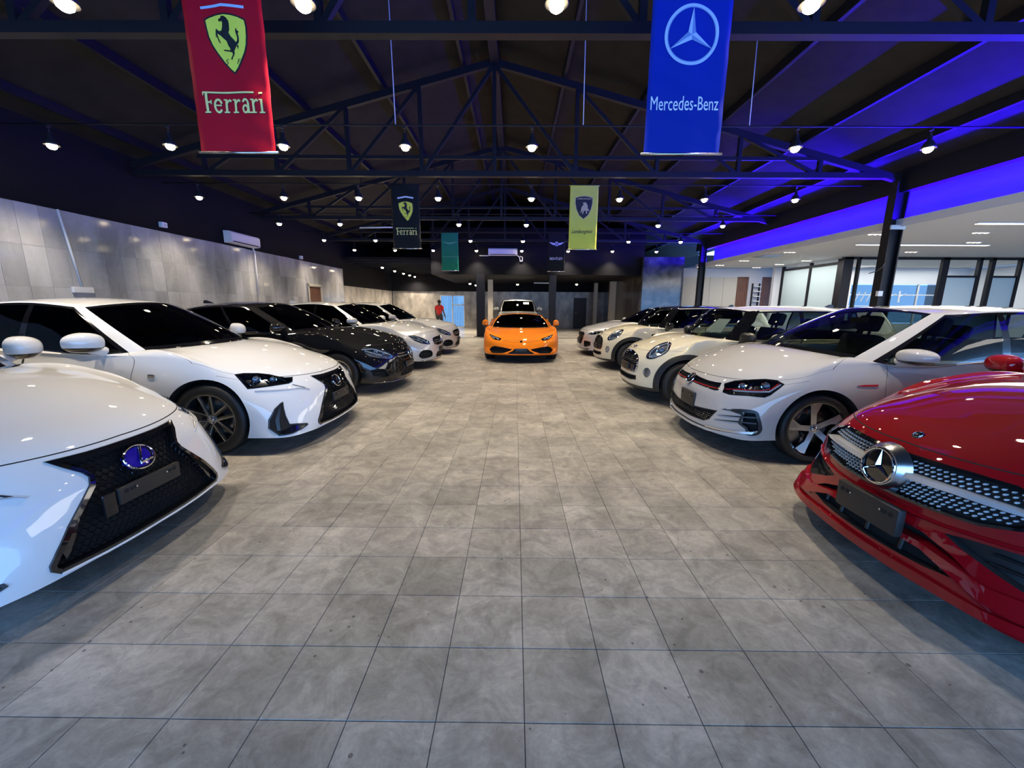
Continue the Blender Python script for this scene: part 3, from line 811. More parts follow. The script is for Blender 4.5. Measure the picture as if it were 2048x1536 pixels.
def finish_body(B, car, mats, col):
    """cut the wells and recesses, then split the shell into its panels"""
    me = bpy.data.meshes.new('shell'); B.bm.to_mesh(me)
    ob = bpy.data.objects.new('shell', me); col.objects.link(ob)
    cm = bpy.data.meshes.new('cut'); bmesh.ops.recalc_face_normals(B.cut, faces=B.cut.faces); B.cut.to_mesh(cm)
    co = bpy.data.objects.new('cut', cm); col.objects.link(co)
    for _ in B.names:
        me.materials.append(None); cm.materials.append(None)
    md = ob.modifiers.new('b', 'BOOLEAN'); md.object = co; md.operation = 'DIFFERENCE'; md.solver = 'EXACT'; md.use_self = B.p.get('self', False)
    dg = bpy.context.evaluated_depsgraph_get(); dg.update()
    res = bpy.data.meshes.new_from_object(ob.evaluated_get(dg))
    bpy.data.objects.remove(ob); bpy.data.objects.remove(co); bpy.data.meshes.remove(me); bpy.data.meshes.remove(cm)
    res.shade_smooth(); res.set_sharp_from_angle(angle=math.radians(38))
    nl = len(res.loops); nm = np.empty(nl * 3, 'f'); res.corner_normals.foreach_get('vector', nm); nm = nm.reshape(-1, 3)
    co = np.empty(len(res.vertices) * 3, 'f'); res.vertices.foreach_get('co', co); co = co.reshape(-1, 3)
    lv = np.empty(nl, 'i'); res.loops.foreach_get('vertex_index', lv)
    ls = np.empty(len(res.polygons), 'i'); res.polygons.foreach_get('loop_start', ls)
    lt = np.empty(len(res.polygons), 'i'); res.polygons.foreach_get('loop_total', lt)
    mi = np.empty(len(res.polygons), 'i'); res.polygons.foreach_get('material_index', mi)
    bpy.data.meshes.remove(res)
    groups = {}
    for k, n in enumerate(B.names):
        g = n if n.rstrip('+-') in PARTS else 'body'
        groups.setdefault(g, []).append(k)
    B.parts = {}
    for g, ks in groups.items():
        sel = np.where(np.isin(mi, ks))[0]
        if not len(sel): continue
        corners = [np.arange(ls[f], ls[f] + lt[f]) for f in sel]
        flat = np.concatenate(corners)
        uv, inv = np.unique(lv[flat], return_inverse=True)
        m = bpy.data.meshes.new(g.rstrip('+-'))
        faces = []; o = 0
        for c in corners: faces.append(inv[o:o + len(c)].tolist()); o += len(c)
        m.from_pydata(co[uv].tolist(), [], faces)
        if len(m.polygons) == len(sel):
            ml = {}
            for k in ks:
                ml[k] = len(m.materials); m.materials.append(mats.get(B.names[k].rstrip('+-'), mats['body']))
            m.polygons.foreach_set('material_index', [ml[mi[f]] for f in sel])
            m.shade_smooth()
            m.normals_split_custom_set(nm[flat].tolist())
        nmz = g.rstrip('+-')
        o = bpy.data.objects.new(PARTS.get(nmz, 'body_shell') if g != 'body' else 'body_shell', m); col.objects.link(o)
        B.parts[g] = o
    for g, o in B.parts.items():
        par = car
        if g.startswith('side_window') and 'front_door' + g[-1] in B.parts: par = B.parts['front_door' + g[-1]]
        if g.startswith('rear_side_window') and 'rear_door' + g[-1] in B.parts: par = B.parts['rear_door' + g[-1]]
        o.parent = par
    return B

PARTS = {'front_bumper': 'front_bumper', 'hood': 'hood', 'front_door': 'front_door', 'rear_door': 'rear_door',
         'windshield': 'windshield', 'side_window': 'side_window', 'rear_side_window': 'side_window',
         'quarter_window': 'quarter_window', 'rear_window': 'rear_window', 'roof': 'roof'}
# ------------------------------------------------------------------ the shapes of the cars
IS = dict(W=.905, R=.338, WB=2.80, FO=.86,
    nose=[(.01, .16), (-.01, .23), (.02, .45), (.06, .58), (.125, .675)],
    plan0=[(0, 0), (.012, .33), (.06, .62), (.17, .815), (.42, .885)],
    plan2=[(0, 0), (.02, .32), (.10, .58), (.27, .78), (.50, .885)],
    plan4=[(0, 0), (.03, .31), (.13, .54), (.33, .72), (.58, .815)],
    zc=[.165, .25, .46, .60, .71], zs=[.175, .30, .52, .66], sh=[.775, .845, .885, .915, .95, .985, 1.01, 1.02],
    sx=[.86, 1.28, 1.50, 2.52, 3.40, 3.66, 4.15], sx4=[.90, 1.24, 1.52, 2.54, 3.35, 3.66, 4.15],
    fy=[.95, .985, 1.0, .985, .925], pw=[1.0, .995, .985, .985, .995, 1.0, .985],
    tail=[(4.60, .26), (4.66, .34), (4.68, .60), (4.64, .85), (4.58, 1.05)], tplan=((.25, .76), (.05, .42)),
    base_c=(1.22, 0, .985), base_k=(1.50, .70, .965),
    base=[(1.60, .765, .95), (2.57, .78, .975), (3.35, .75, 1.01), (3.72, .70, 1.04), (3.95, .62, 1.06), (4.05, .5, 1.07), (4.10, .28, 1.075), (4.12, 0, 1.08)],
    roofedge_c=(2.02, 0, 1.405), roofedge_k=(2.16, .545, 1.355),
    roofedge=[(2.24, .58, 1.37), (2.55, .61, 1.405), (3.20, .59, 1.365), (3.42, .55, 1.335), (3.48, .50, 1.34), (3.50, .42, 1.35), (3.51, .25, 1.365), (3.52, 0, 1.37)],
    rooftop=(2.65, 1.45), hb=[.075, .07, .06, .055, .05, .045, .03, .0, 0, 0, .0, .0, .01, .02, .02],
    hx=[0, 0, 0, .01, .02, .02, .02, .015, .015, .015, .015, 0, 0, 0, 0])
CLA = dict(IS, W=.8885, R=.33, WB=2.70, FO=.90,
    nose=[(.05, .16), (.0, .22), (.0, .42), (.02, .60), (.11, .775)],
    plan0=[(0, 0), (.03, .33), (.12, .60), (.28, .78), (.50, .86)],
    plan2=[(0, 0), (.035, .32), (.14, .58), (.31, .77), (.54, .87)],
    plan4=[(0, 0), (.045, .31), (.17, .53), (.38, .70), (.62, .80)],
    zc=[.175, .25, .44, .61, .755], zs=[.20, .31, .52, .68], sh=[.79, .86, .90, .925, .96, .985, 1.0, 1.0],
    sx=[.90, 1.32, 1.55, 2.45, 3.35, 3.60, 4.1], sx4=[.92, 1.30, 1.55, 2.45, 3.3, 3.6, 4.1],
    tail=[(4.55, .26), (4.61, .34), (4.63, .60), (4.58, .85), (4.50, 1.0)], tplan=((.3, .72), (.07, .42)),
    base_c=(1.28, 0, 1.0), base_k=(1.58, .69, .975),
    base=[(1.68, .75, .965), (2.45, .765, .985), (3.25, .73, 1.005), (3.70, .67, 1.01), (3.98, .58, 1.01), (4.1, .46, 1.015), (4.15, .28, 1.02), (4.17, 0, 1.02)],
    roofedge_c=(2.12, 0, 1.395), roofedge_k=(2.25, .53, 1.345),
    roofedge=[(2.36, .57, 1.355), (2.75, .59, 1.37), (3.2, .56, 1.33), (3.5, .51, 1.27), (3.58, .46, 1.27), (3.6, .38, 1.28), (3.62, .23, 1.29), (3.63, 0, 1.295)],
    rooftop=(2.65, 1.43), hb=[.085, .08, .07, .055, .05, .045, .03, .0, 0, 0, .0, .0, .01, .01, .01])
CCL = dict(IS, W=.905, R=.33, WB=2.84, FO=.83,
    nose=[(.05, .17), (.0, .23), (.0, .45), (.015, .62), (.10, .80)],
    plan0=[(0, 0), (.03, .34), (.11, .62), (.26, .80), (.48, .88)],
    plan2=[(0, 0), (.03, .33), (.12, .60), (.28, .79), (.50, .89)],
    plan4=[(0, 0), (.04, .31), (.15, .54), (.34, .71), (.60, .82)],
    zc=[.185, .26, .46, .62, .765], zs=[.2, .31, .52, .68], sh=[.80, .87, .91, .93, .96, .98, .99, .99],
    sx=[.83, 1.26, 1.50, 2.46, 3.40, 3.67, 4.15], sx4=[.87, 1.24, 1.52, 2.46, 3.35, 3.66, 4.15],
    base_c=(1.28, 0, 1.0), base_k=(1.56, .69, .97), hb=[.07, .065, .06, .055, .05, .045, .03, .0, 0, 0, .0, .0, .01, .02, .02])
GOLF = dict(IS, W=.895, R=.322, WB=2.63, FO=.82,
    nose=[(.0, .19), (-.005, .255), (.01, .45), (.03, .58), (.11, .70)],
    plan0=[(0, 0), (.02, .34), (.10, .62), (.24, .79), (.46, .865)],
    plan2=[(0, 0), (.02, .33), (.10, .60), (.25, .785), (.48, .88)],
    plan4=[(0, 0), (.03, .32), (.12, .56), (.29, .73), (.54, .83)],
    zc=[.195, .275, .46, .60, .735], zs=[.22, .33, .52, .68], sh=[.785, .845, .885, .915, .945, .985, 1.0, 1.0],
    sx=[.82, 1.2, 1.36, 2.36, 3.20, 3.48, 3.85], sx4=[.84, 1.17, 1.36, 2.38, 3.2, 3.48, 3.85],
    tail=[(4.18, .27), (4.24, .34), (4.26, .60), (4.25, .82), (4.22, .98)], tplan=((.28, .76), (.06, .42)),
    base_c=(.96, 0, .985), base_k=(1.17, .70, .945),
    base=[(1.27, .785, .925), (2.42, .80, .955), (3.25, .785, 1.005), (3.60, .755, 1.02), (3.85, .70, 1.02), (4.0, .58, 1.03), (4.12, .32, 1.03), (4.14, 0, 1.03)],
    roofedge_c=(1.78, 0, 1.395), roofedge_k=(1.92, .575, 1.345),
    roofedge=[(2.02, .615, 1.35), (2.42, .645, 1.375), (3.20, .63, 1.36), (3.6, .60, 1.335), (3.72, .56, 1.335), (3.78, .46, 1.34), (3.82, .27, 1.35), (3.83, 0, 1.355)],
    rooftop=(2.6, 1.425), hb=[.10, .095, .08, .06, .05, .045, .03, .0, 0, 0, .0, .0, .0, .0, .0])
MINI = dict(IS, W=.8635, R=.315, WB=2.567, FO=.64,
    nose=[(.03, .19), (.0, .26), (.015, .47), (.025, .60), (.11, .745)],
    plan0=[(0, 0), (.03, .36), (.12, .60), (.25, .75), (.42, .82)],
    plan2=[(0, 0), (.03, .35), (.12, .58), (.25, .74), (.44, .835)],
    plan4=[(0, 0), (.05, .34), (.16, .55), (.31, .69), (.52, .78)],
    zc=[.2, .28, .47, .62, .775], zs=[.22, .33, .52, .70], sh=[.80, .86, .895, .92, .945, .955, .965, .97],
    sx=[.64, 1.04, 1.2, 2.2, 2.95, 3.28, 3.62], sx4=[.66, 1.02, 1.2, 2.2, 2.95, 3.28, 3.62],
    tail=[(3.90, .28), (3.96, .35), (3.98, .60), (3.97, .82), (3.94, .97)], tplan=((.3, .72), (.07, .40)),
    base_c=(1.02, 0, .965), base_k=(1.2, .665, .945),
    base=[(1.27, .745, .935), (2.2, .765, .96), (2.95, .76, .965), (3.28, .735, .97), (3.55, .68, .975), (3.72, .56, .98), (3.80, .32, .99), (3.82, 0, .99)],
    roofedge_c=(1.42, 0, 1.37), roofedge_k=(1.52, .575, 1.335),
    roofedge=[(1.60, .61, 1.34), (2.2, .64, 1.355), (2.95, .63, 1.34), (3.3, .60, 1.325), (3.42, .56, 1.325), (3.48, .46, 1.33), (3.52, .27, 1.335), (3.53, 0, 1.34)],
    rooftop=(2.3, 1.415), fy=[.955, .985, 1., .985, .93], hb=[.06, .06, .055, .05, .045, .035, .025, 0, 0, 0, 0, 0, 0, 0, 0])
TT = dict(IS, W=.916, R=.335, WB=2.505, FO=.87,
    nose=[(.05, .15), (.0, .21), (.0, .42), (.01, .56), (.08, .70)],
    sh=[.76, .86, .885, .90, .925, .95, .97, .96],
    sx=[.87, 1.27, 1.5, 2.4, 3.0, 3.375, 3.8], sx4=[.87, 1.27, 1.5, 2.4, 3.0, 3.375, 3.8],
    tail=[(4.1, .25), (4.16, .33), (4.18, .58), (4.14, .82), (4.05, .96)], tplan=((.3, .74), (.07, .42)),
    base_c=(1.25, 0, .94), base_k=(1.52, .70, .925),
    base=[(1.62, .755, .915), (2.4, .76, .94), (2.95, .72, .955), (3.3, .66, .96), (3.5, .57, .965), (3.62, .46, .97), (3.68, .28, .97), (3.7, 0, .97)],
    roofedge_c=(2.0, 0, 1.32), roofedge_k=(2.12, .50, 1.275),
    roofedge=[(2.22, .54, 1.285), (2.5, .55, 1.29), (2.85, .52, 1.25), (3.05, .48, 1.22), (3.1, .44, 1.22), (3.12, .36, 1.23), (3.14, .2, 1.24), (3.15, 0, 1.245)],
    rooftop=(2.4, 1.352), doors=[(7.0, 8.4)], sideglass=[(7.06, 8.3), (8.4, 9.0)])
HUR = dict(IS, W=.962, R=.345, WB=2.62, FO=1.0,
    nose=[(.06, .19), (.0, .215), (.03, .32), (.12, .47), (.42, .63)],
    plan0=[(0, 0), (.03, .34), (.13, .64), (.27, .83), (.50, .92)],
    plan2=[(0, 0), (.04, .34), (.16, .64), (.32, .83), (.56, .94)],
    plan4=[(0, 0), (.0, .34), (.02, .62), (.10, .80), (.28, .90)],
    zc=[.195, .23, .36, .52, .70], zs=[.20, .26, .40, .58], sh=[.74, .82, .80, .80, .84, .88, .92, .92],
    sx=[1.0, 1.5, 1.75, 2.3, 2.9, 3.62, 4.1], sx4=[1.05, 1.5, 1.75, 2.3, 2.9, 3.62, 4.1],
    fy=[.95, .985, 1.0, .99, .95], pw=[1., .985, .965, .965, .99, 1.0, .985],
    tail=[(4.38, .25), (4.43, .33), (4.45, .58), (4.40, .8), (4.35, .9)], tplan=((.2, .84), (.05, .45)),
    base_c=(1.22, 0, .80), base_k=(1.62, .78, .80),
    base=[(1.72, .82, .80), (2.3, .80, .84), (2.8, .72, .88), (3.2, .66, .92), (3.5, .6, .93), (3.6, .5, .94), (3.7, .3, .95), (3.72, 0, .95)],
    roofedge_c=(2.22, 0, 1.145), roofedge_k=(2.32, .58, 1.10),
    roofedge=[(2.40, .62, 1.10), (2.55, .62, 1.11), (2.8, .56, 1.09), (3.0, .5, 1.07), (3.05, .44, 1.07), (3.07, .36, 1.08), (3.09, .2, 1.09), (3.1, 0, 1.09)],
    rooftop=(2.6, 1.163), doors=[(7.0, 8.6)], sideglass=[(7.06, 8.5)], hb=[.03, .03, .03, .03, .03, .03, .02, 0, 0, 0, 0, 0, 0, 0, 0],
    h5=.36, h6=.7, hood_v=3.35, bumper_v=3.1)
RANGE = dict(IS, W=.985, R=.38, WB=2.92, FO=.86,
    nose=[(.08, .26), (.0, .34), (.0, .58), (.02, .76), (.08, .93)],
    zc=[.28, .36, .58, .76, .92], zs=[.30, .42, .62, .80], sh=[.94, .99, 1.02, 1.05, 1.08, 1.10, 1.12, 1.12],
    tail=[(4.77, .38), (4.83, .45), (4.85, .70), (4.80, .95), (4.74, 1.16)],
    base_c=(1.15, 0, 1.09), base_k=(1.38, .80, 1.08),
    base=[(1.46, .86, 1.08), (2.46, .87, 1.10), (3.4, .86, 1.12), (4.0, .82, 1.13), (4.4, .76, 1.14), (4.5, .6, 1.14), (4.58, .32, 1.14), (4.6, 0, 1.14)],
    roofedge_c=(1.88, 0, 1.615), roofedge_k=(2.0, .70, 1.585),
    roofedge=[(2.1, .74, 1.595), (2.7, .75, 1.62), (3.5, .73, 1.60), (4.0, .69, 1.565), (4.2, .63, 1.565), (4.26, .5, 1.57), (4.3, .27, 1.58), (4.31, 0, 1.585)],
    rooftop=(2.7, 1.69))

RED = dict(CLA, nose=[(.0, .155), (-.01, .22), (.03, .42), (.04, .60), (.12, .725)],
    plan0=[(0, 0), (.02, .33), (.08, .61), (.20, .80), (.44, .875)],
    zc=[.165, .245, .44, .61, .735])
# ------------------------------------------------------------------ car materials
M['tyre'] = principled('tyre_rubber', (.010, .010, .010), .55)
M['chrome'] = principled('chrome', (.82, .83, .85), .06, 1.0)
M['satin'] = principled('satin_silver', (.62, .63, .65), .22, 1.0)
M['gun'] = principled('gunmetal', (.16, .16, .165), .25, .9)
M['alloy'] = principled('machined_alloy', (.78, .78, .78), .28, 1.0)
M['gloss'] = principled('gloss_black', (.006, .006, .007), .08, 0, Coat_Weight=1.0, Coat_Roughness=.02)
M['trim'] = principled('black_trim', (.012, .012, .013), .38)
M['liner'] = principled('wheel_liner', (.006, .006, .006), .9)
M['cavity'] = principled('lamp_bowl', (.05, .05, .055), .18, .8)
M['lens'] = principled('lamp_lens', (.25, .30, .36), .03, .6)
M['drl'] = principled('light_guide', (.80, .82, .86), .12, .5)
M['cover'] = glass('lamp_cover', (.93, .95, .97), 1.45)
M['glass_dark'] = glass('privacy_glass', (.025, .027, .028), 1.5)
M['glass_green'] = glass('windscreen_glass', (.42, .48, .46), 1.5)
M['glass_smoke'] = glass('smoked_windscreen', (.10, .12, .115), 1.5)
M['glass_clear'] = glass('clear_car_glass', (.62, .68, .66), 1.5)
M['holder'] = principled('plate_holder', (.020, .018, .017), .5)
M['bowl'] = principled('bright_lamp_bowl', (.42, .45, .50), .22, .85)
M['stud'] = principled('silver_studs', (.85, .86, .88), .3, .35)
M['bright'] = principled('bright_trim', (.78, .79, .81), .28, .55)
M['red_line'] = principled('red_trim', (.45, .01, .015), .25)
M['paper'] = principled('paper', (.80, .79, .74), .7)
M['seat'] = principled('dark_seat_cloth', (.02, .02, .022), .8)
M['seat_tan'] = principled('brown_leather', (.16, .08, .05), .5)
M['blue_emblem'] = principled('blue_emblem', (.02, .01, .35), .12, .2, Coat_Weight=1)
M['disc'] = principled('brake_disc', (.30, .29, .28), .35, 1.0)
P_WHITE = paint('white_pearl_paint', (.73, .73, .73)); P_WHITE2 = paint('white_paint', (.46, .45, .44))
P_SILVER = paint('pale_silver_paint', (.58, .57, .555), .28, .25); P_BLACK = paint('black_paint', (.004, .004, .005), .2)
P_RED = paint('red_paint', (.27, .002, .007), .28); P_CREAM = paint('cream_car_paint', (.72, .66, .50))
P_ORANGE = paint('orange_paint', (.90, .23, .010), .3); P_WROOF = paint('white_roof_paint', (.72, .72, .73)); P_GREY = paint('silver_paint', (.56, .56, .58), .28, .4)

def sym(half): return list(half) + [(-a, b) for a, b in reversed(half) if abs(a) > 1e-6]
def arc(cx, cz, r, a0, a1, n=28): return [(cx + r * math.cos(math.radians(a0 + (a1 - a0) * k / n)), cz + r * math.sin(math.radians(a0 + (a1 - a0) * k / n))) for k in range(n + 1)]
def ell(cx, cy, a, b, n=28, rot=0):
    c, s = math.cos(rot), math.sin(rot); out = []
    for k in range(n):
        x, y = a * math.cos(2 * math.pi * k / n), b * math.sin(2 * math.pi * k / n); out.append((cx + c * x - s * y, cy + s * x + c * y))
    return out

class Car:
    def __init__(s, name, label, p, x, y, th, paint_, glass_='glass_dark', wind='glass_smoke', roof=None, **mats):
        s.e = thing(name, label, 'car', (x, y, 0), math.radians(th)); s.p = p; s.B = make_body(p); s.paint = paint_
        mm = dict(body=paint_, front_bumper=paint_, hood=paint_, front_door=paint_, rear_door=paint_, roof=roof or paint_, seam=M['liner'], frit=M['gloss'], chrome=M['chrome'],
                  windshield=M[wind], side_window=M[glass_], rear_side_window=M[glass_], quarter_window=M[glass_], rear_window=M[glass_], liner=M['liner'], recess=M['liner'], lampbowl=M['cavity'], underbody=M['liner'], cladding=M['trim'])
        mm.update(mats); s.mats = mm; s.late = []
        for xx in (p['FO'], p['FO'] + p['WB']): cut_wheel(s.B, xx, p['R'], p['R'] + p.get('gap', .045), p['W'] - .30, p['W'] + .2)
    def add(s, name, bm, mat, parent=None, smooth=True, angle=40): return new_obj(name, bm, mat, parent or s.e, smooth, angle)
    def sheet(s, name, poly, az=0, off=.004, depth=.015, mat='gloss', sides=(1,), h=.05, holes=(), parent=None):
        out = []
        for sd in sides:
            b_ = patch_bm(s.B, poly, az, off, depth, holes, h, sd)
            out.append(s.add(name, b_, M[mat] if isinstance(mat, str) else mat, parent[len(out)] if isinstance(parent, list) else parent))
        return out
    def ring(s, name, poly, w, **k): return s.sheet(name, poly, holes=[inset(poly, w)], **k)
    def cut(s, poly, az=0, depth=.05, pid='recess', sides=(1,), h=.06):
        for sd in sides: cut_prism(s.B, poly, az, depth, pid, h, sd)
    def line(s, name, pts, az=0, off=.002, r=.006, mat='chrome', sides=(1,), parent=None, step=.03, closed=False, n=6):
        out = []
        q = []
        P = list(pts) + ([pts[0]] if closed else [])
        for a, b in zip(P[:-1], P[1:]):
            m = max(1, int(math.dist(a, b) / step))
            for k in range(m): q.append((a[0] + (b[0] - a[0]) * k / m, a[1] + (b[1] - a[1]) * k / m))
        if not closed: q.append(P[-1])
        for i, sd in enumerate(sides):
            b_ = bmesh.new(); s.run(b_, q, az, off, r, sd, closed, n)
            out.append(s.add(name, b_, M[mat] if isinstance(mat, str) else mat, parent[i] if isinstance(parent, list) else parent))
        return out
    def run(s, b_, q, az, off, r, sd=1, closed=False, n=6):
        d = Vector((0, 0, -1)) if az == 'top' else frame(az)[0]; d = Vector((d.x, d.y * sd, d.z)); w_ = []
        for a, b in q:
            c = cast(s.B, az, a, b, sd)
            if c: w_.append(c[0] - d * off)
        if len(w_) > 1: tube(b_, w_, r, n, closed=closed)
    def spot(s, a, b, az=0, sd=1, off=0):
        """frame on the surface: origin, X to the viewer's right, Y up, Z out"""
        c = cast(s.B, az, a, b, sd); d = Vector((0, 0, -1)) if az == 'top' else frame(az)[0]; d = Vector((d.x, d.y * sd, d.z))
        nrm = c[1] if c[1].dot(d) < 0 else -c[1]
        up = Vector((0, 0, 1)); X = up.cross(nrm).normalized(); Y = nrm.cross(X)
        return Matrix((X, Y, nrm)).transposed().to_4x4() if False else Matrix.Translation(c[0] + nrm * off) @ Matrix((X, Y, nrm)).transposed().to_4x4()
    def lamp(s, poly, az, lenses=(), strips=(), sides=(1, -1), depth=.07, bars=()):
        s.cut(inset(poly, .005), az, depth, 'lampbowl', sides)
        cov = s.sheet('headlight', inset(poly, .004), az, .001, .003, 'cover', sides)
        s.ring('headlight_rim', poly, .011, az=az, off=.003, depth=.012, mat='gloss', sides=sides, parent=cov)
        d0 = frame(az)[0]
        for i, sd in enumerate(sides):
            d = Vector((d0.x, d0.y * sd, 0))
            for (a, b, r) in lenses:
                c = cast(s.B, az, a, b, sd)
                if not c: continue
                rot = Vector((0, 0, 1)).rotation_difference(-d).to_matrix().to_4x4(); mt = Matrix.Translation(c[0] + d * (.028 + r * .3)) @ rot
                b_ = bmesh.new(); lathe(b_, [(0, r * .62), (r * .45, r * .5), (r * .75, r * .2), (r * .82, 0)], 20, mat=mt); s.add('lamp_lens', b_, M['lens'], cov[i])
                b_ = bmesh.new(); lathe(b_, [(r * .84, -.01), (r * .86, r * .2), (r * 1.05, r * .3), (r * 1.12, 0), (r * 1.1, -.01)], 20, mat=mt); s.add('lens_ring', b_, M['chrome'], cov[i])
        for (pts, r) in strips: s.line('light_strip', pts, az, -.016, r, 'drl', sides, parent=cov)
        for (pts, r) in bars: s.line('reflector_bar', pts, az, -.03, r, 'chrome', sides, parent=cov)
        return cov
    def done(s):
        finish_body(s.B, s.e, s.mats, COL); s.B.bm.free()
        for nm, o in s.B.parts.items():
            o.name = {'windshield': 'windshield'}.get(nm, o.name)

def star(b_, mt, r, ring=.09, depth=.012, mi=0):
    """three-pointed star in a ring, standing on the XY plane of mt"""
    R = []
    n = 36
    P = [mt @ Vector((r * math.cos(2*math.pi*k/n), r * math.sin(2*math.pi*k/n), depth * .5)) for k in range(n)]
    tube(b_, P, r * ring, 8, closed=True, mi=mi)
    for k in range(3):
        a = math.pi / 2 + k * 2 * math.pi / 3; c, s_ = math.cos(a), math.sin(a)
        tip = mt @ Vector((c * r * .97, s_ * r * .97, depth * .5)); ctr = mt @ Vector((0, 0, depth * 1.6)); base = mt @ Vector((0, 0, 0))
        l_ = mt @ Vector((r * .17 * math.cos(a + math.pi / 3), r * .17 * math.sin(a + math.pi / 3), depth * .3)); q_ = mt @ Vector((r * .17 * math.cos(a - math.pi / 3), r * .17 * math.sin(a - math.pi / 3), depth * .3))
        v = [b_.verts.new(q) for q in (tip, ctr, l_, q_, base)]
        for f in ((0, 1, 2), (0, 3, 1), (0, 2, 4), (0, 4, 3)): b_.faces.new([v[i] for i in f]).material_index = mi
    return b_

WHEELS = {}
def wheel_meshes(style, R, w):
    key = (style, R, w)
    if key in WHEELS: return WHEELS[key]
    rr = R * {'lex': .725, 'gti': .785, 'merc': .68, 'mini': .66, 'hur': .75, 'tt': .72, 'rr': .7}[style]
    b_ = bmesh.new(); h = w / 2
    prof = [(rr - .008, -h + .02), (rr + .006, -h + .004), (R * .86, -h - .004), (R * .95, -h + .006), (R * .985, -h + .022), (R, -h + .05)]
    for g in (-.045, 0, .045): prof += [(R, g - .008), (R - .007, g - .005), (R - .007, g + .005), (R, g + .008)]
    prof += [(R, h - .05), (R * .985, h - .022), (R * .95, h - .006), (R * .86, h + .004), (rr + .006, h - .004), (rr - .008, h - .02)]
    lathe(b_, prof, 48, 'Y'); tyre = D.meshes.new('tyre'); bmesh.ops.recalc_face_normals(b_, faces=b_.faces); b_.to_mesh(tyre); b_.free(); tyre.materials.append(M['tyre'])
    b_ = bmesh.new()
    lathe(b_, [(rr - .02, -h + .02), (rr - .03, 0), (rr - .024, h - .03), (rr - .012, h - .012), (rr, h - .008), (rr + .004, h - .016)], 48, 'Y', mi=1)
    # spokes: polygons (radial, tangential) in fractions of the rim radius, extruded along the axle
    def spoke(poly, ang, y0, y1, mi, lean=0):
        c, s_ = math.cos(ang), math.sin(ang); n = len(poly); A = []; Bq = []
        for (a, t) in poly:
            x, z = (a * c - t * s_) * rr, (a * s_ + t * c) * rr; dip = -.03 * (1 - a)
            A.append(b_.verts.new((x, y0 + dip, z))); Bq.append(b_.verts.new((x, y1 + dip, z)))
        f = b_.faces.new(Bq); f.material_index = mi; b_.faces.new(A[::-1]).material_index = 1
        for i in range(n): b_.faces.new((A[i], A[(i+1) % n], Bq[(i+1) % n], Bq[i])).material_index = 1
    y1 = h - .016
    N = 5
    for k in range(N):
        a = math.pi / 2 + k * 2 * math.pi / N + .12
        if style == 'gti':
            spoke([(.14, -.10), (.14, .10), (.55, .11), (.97, .36), (.99, .10), (.985, -.10), (.6, -.09)], a, y1 - .03, y1, 0)
        elif style in ('lex', 'hur'):
            for sg in (-1, 1):
                spoke([(.12, sg * .01), (.12, sg * .15), (.97, sg * .30), (.98, sg * .15)], a, y1 - .035, y1 - .004, 2)
                spoke([(.16, sg * .085), (.16, sg * .135), (.97, sg * .275), (.975, sg * .22)], a, y1 - .01, y1, 0)
        elif style == 'merc':
            for sg in (-1, 1): spoke([(.14, sg * .02), (.14, sg * .13), (.97, sg * .21), (.98, sg * .09), (.55, sg * .045)], a, y1 - .03, y1, 0)
        else:
            for sg in (-1, 1): spoke([(.14, sg * .02), (.14, sg * .10), (.97, sg * .27), (.98, sg * .15)], a, y1 - .03, y1, 0)
    lathe(b_, [(rr * .17, h - .06), (rr * .19, h - .05), (rr * .17, h - .038), (0.001, h - .036)], 24, 'Y', mi=0)
    bmesh.ops.recalc_face_normals(b_, faces=b_.faces)
    rim = D.meshes.new('rim'); b_.to_mesh(rim); b_.free()
    for m in {'lex': ('alloy', 'gun', 'gun'), 'gti': ('alloy', 'gloss', 'gloss'), 'hur': ('gloss', 'gloss', 'gloss')}.get(style, ('satin', 'satin', 'satin')): rim.materials.append(M[m])
    rim.shade_smooth(); rim.set_sharp_from_angle(angle=math.radians(35))
    b_ = bmesh.new(); lathe(b_, [(.001, h - .026), (rr * .085, h - .028), (rr * .10, h - .036)], 20, 'Y'); cap = D.meshes.new('hub_cap'); b_.to_mesh(cap); b_.free(); cap.materials.append(M['satin'])
    b_ = bmesh.new(); lathe(b_, [(rr * .3, -.02), (rr * .3, .0), (rr * .80, .0), (rr * .80, -.025), (rr * .3, -.02)], 36, 'Y')
    box(b_, rr * .45, rr * .88, -.05, .03, -.09, .09)
    disc = D.meshes.new('brake_disc'); b_.to_mesh(disc); b_.free(); disc.materials.append(M['disc'])
    b_ = bmesh.new()
    for k in range(5):
        a = 2 * math.pi * k / 5; lathe(b_, [(.001, h - .034), (.008, h - .036), (.009, h - .06)], 8, 'Y', Matrix.Translation((rr * .12 * math.cos(a) * 1.15, 0, rr * .12 * math.sin(a) * 1.15)))
    nut = D.meshes.new('wheel_nuts'); b_.to_mesh(nut); b_.free(); nut.materials.append(M['chrome'])
    WHEELS[key] = (tyre, rim, cap, disc, nut); return WHEELS[key]
def wheels(car, style, w=.225, turn=(.0, .7, .35, 1.1)):
    p = car.p; ms = wheel_meshes(style, p['R'], w); k = 0
    for xx in (p['FO'], p['FO'] + p['WB']):
        for sd in (1, -1):
            t = D.objects.new('wheel', ms[0]); COL.objects.link(t); t.parent = car.e
            t.location = (xx, sd * (p['W'] - .022 - w / 2), p['R']); t.rotation_euler = (0, turn[k], 0 if sd > 0 else math.pi); k += 1
            for nm, m in zip(('rim', 'hub_cap', 'brake_disc', 'wheel_nuts'), ms[1:]):
                o = D.objects.new(nm, m); COL.objects.link(o); o.parent = t
                if nm == 'wheel_nuts': o['kind'] = 'stuff'

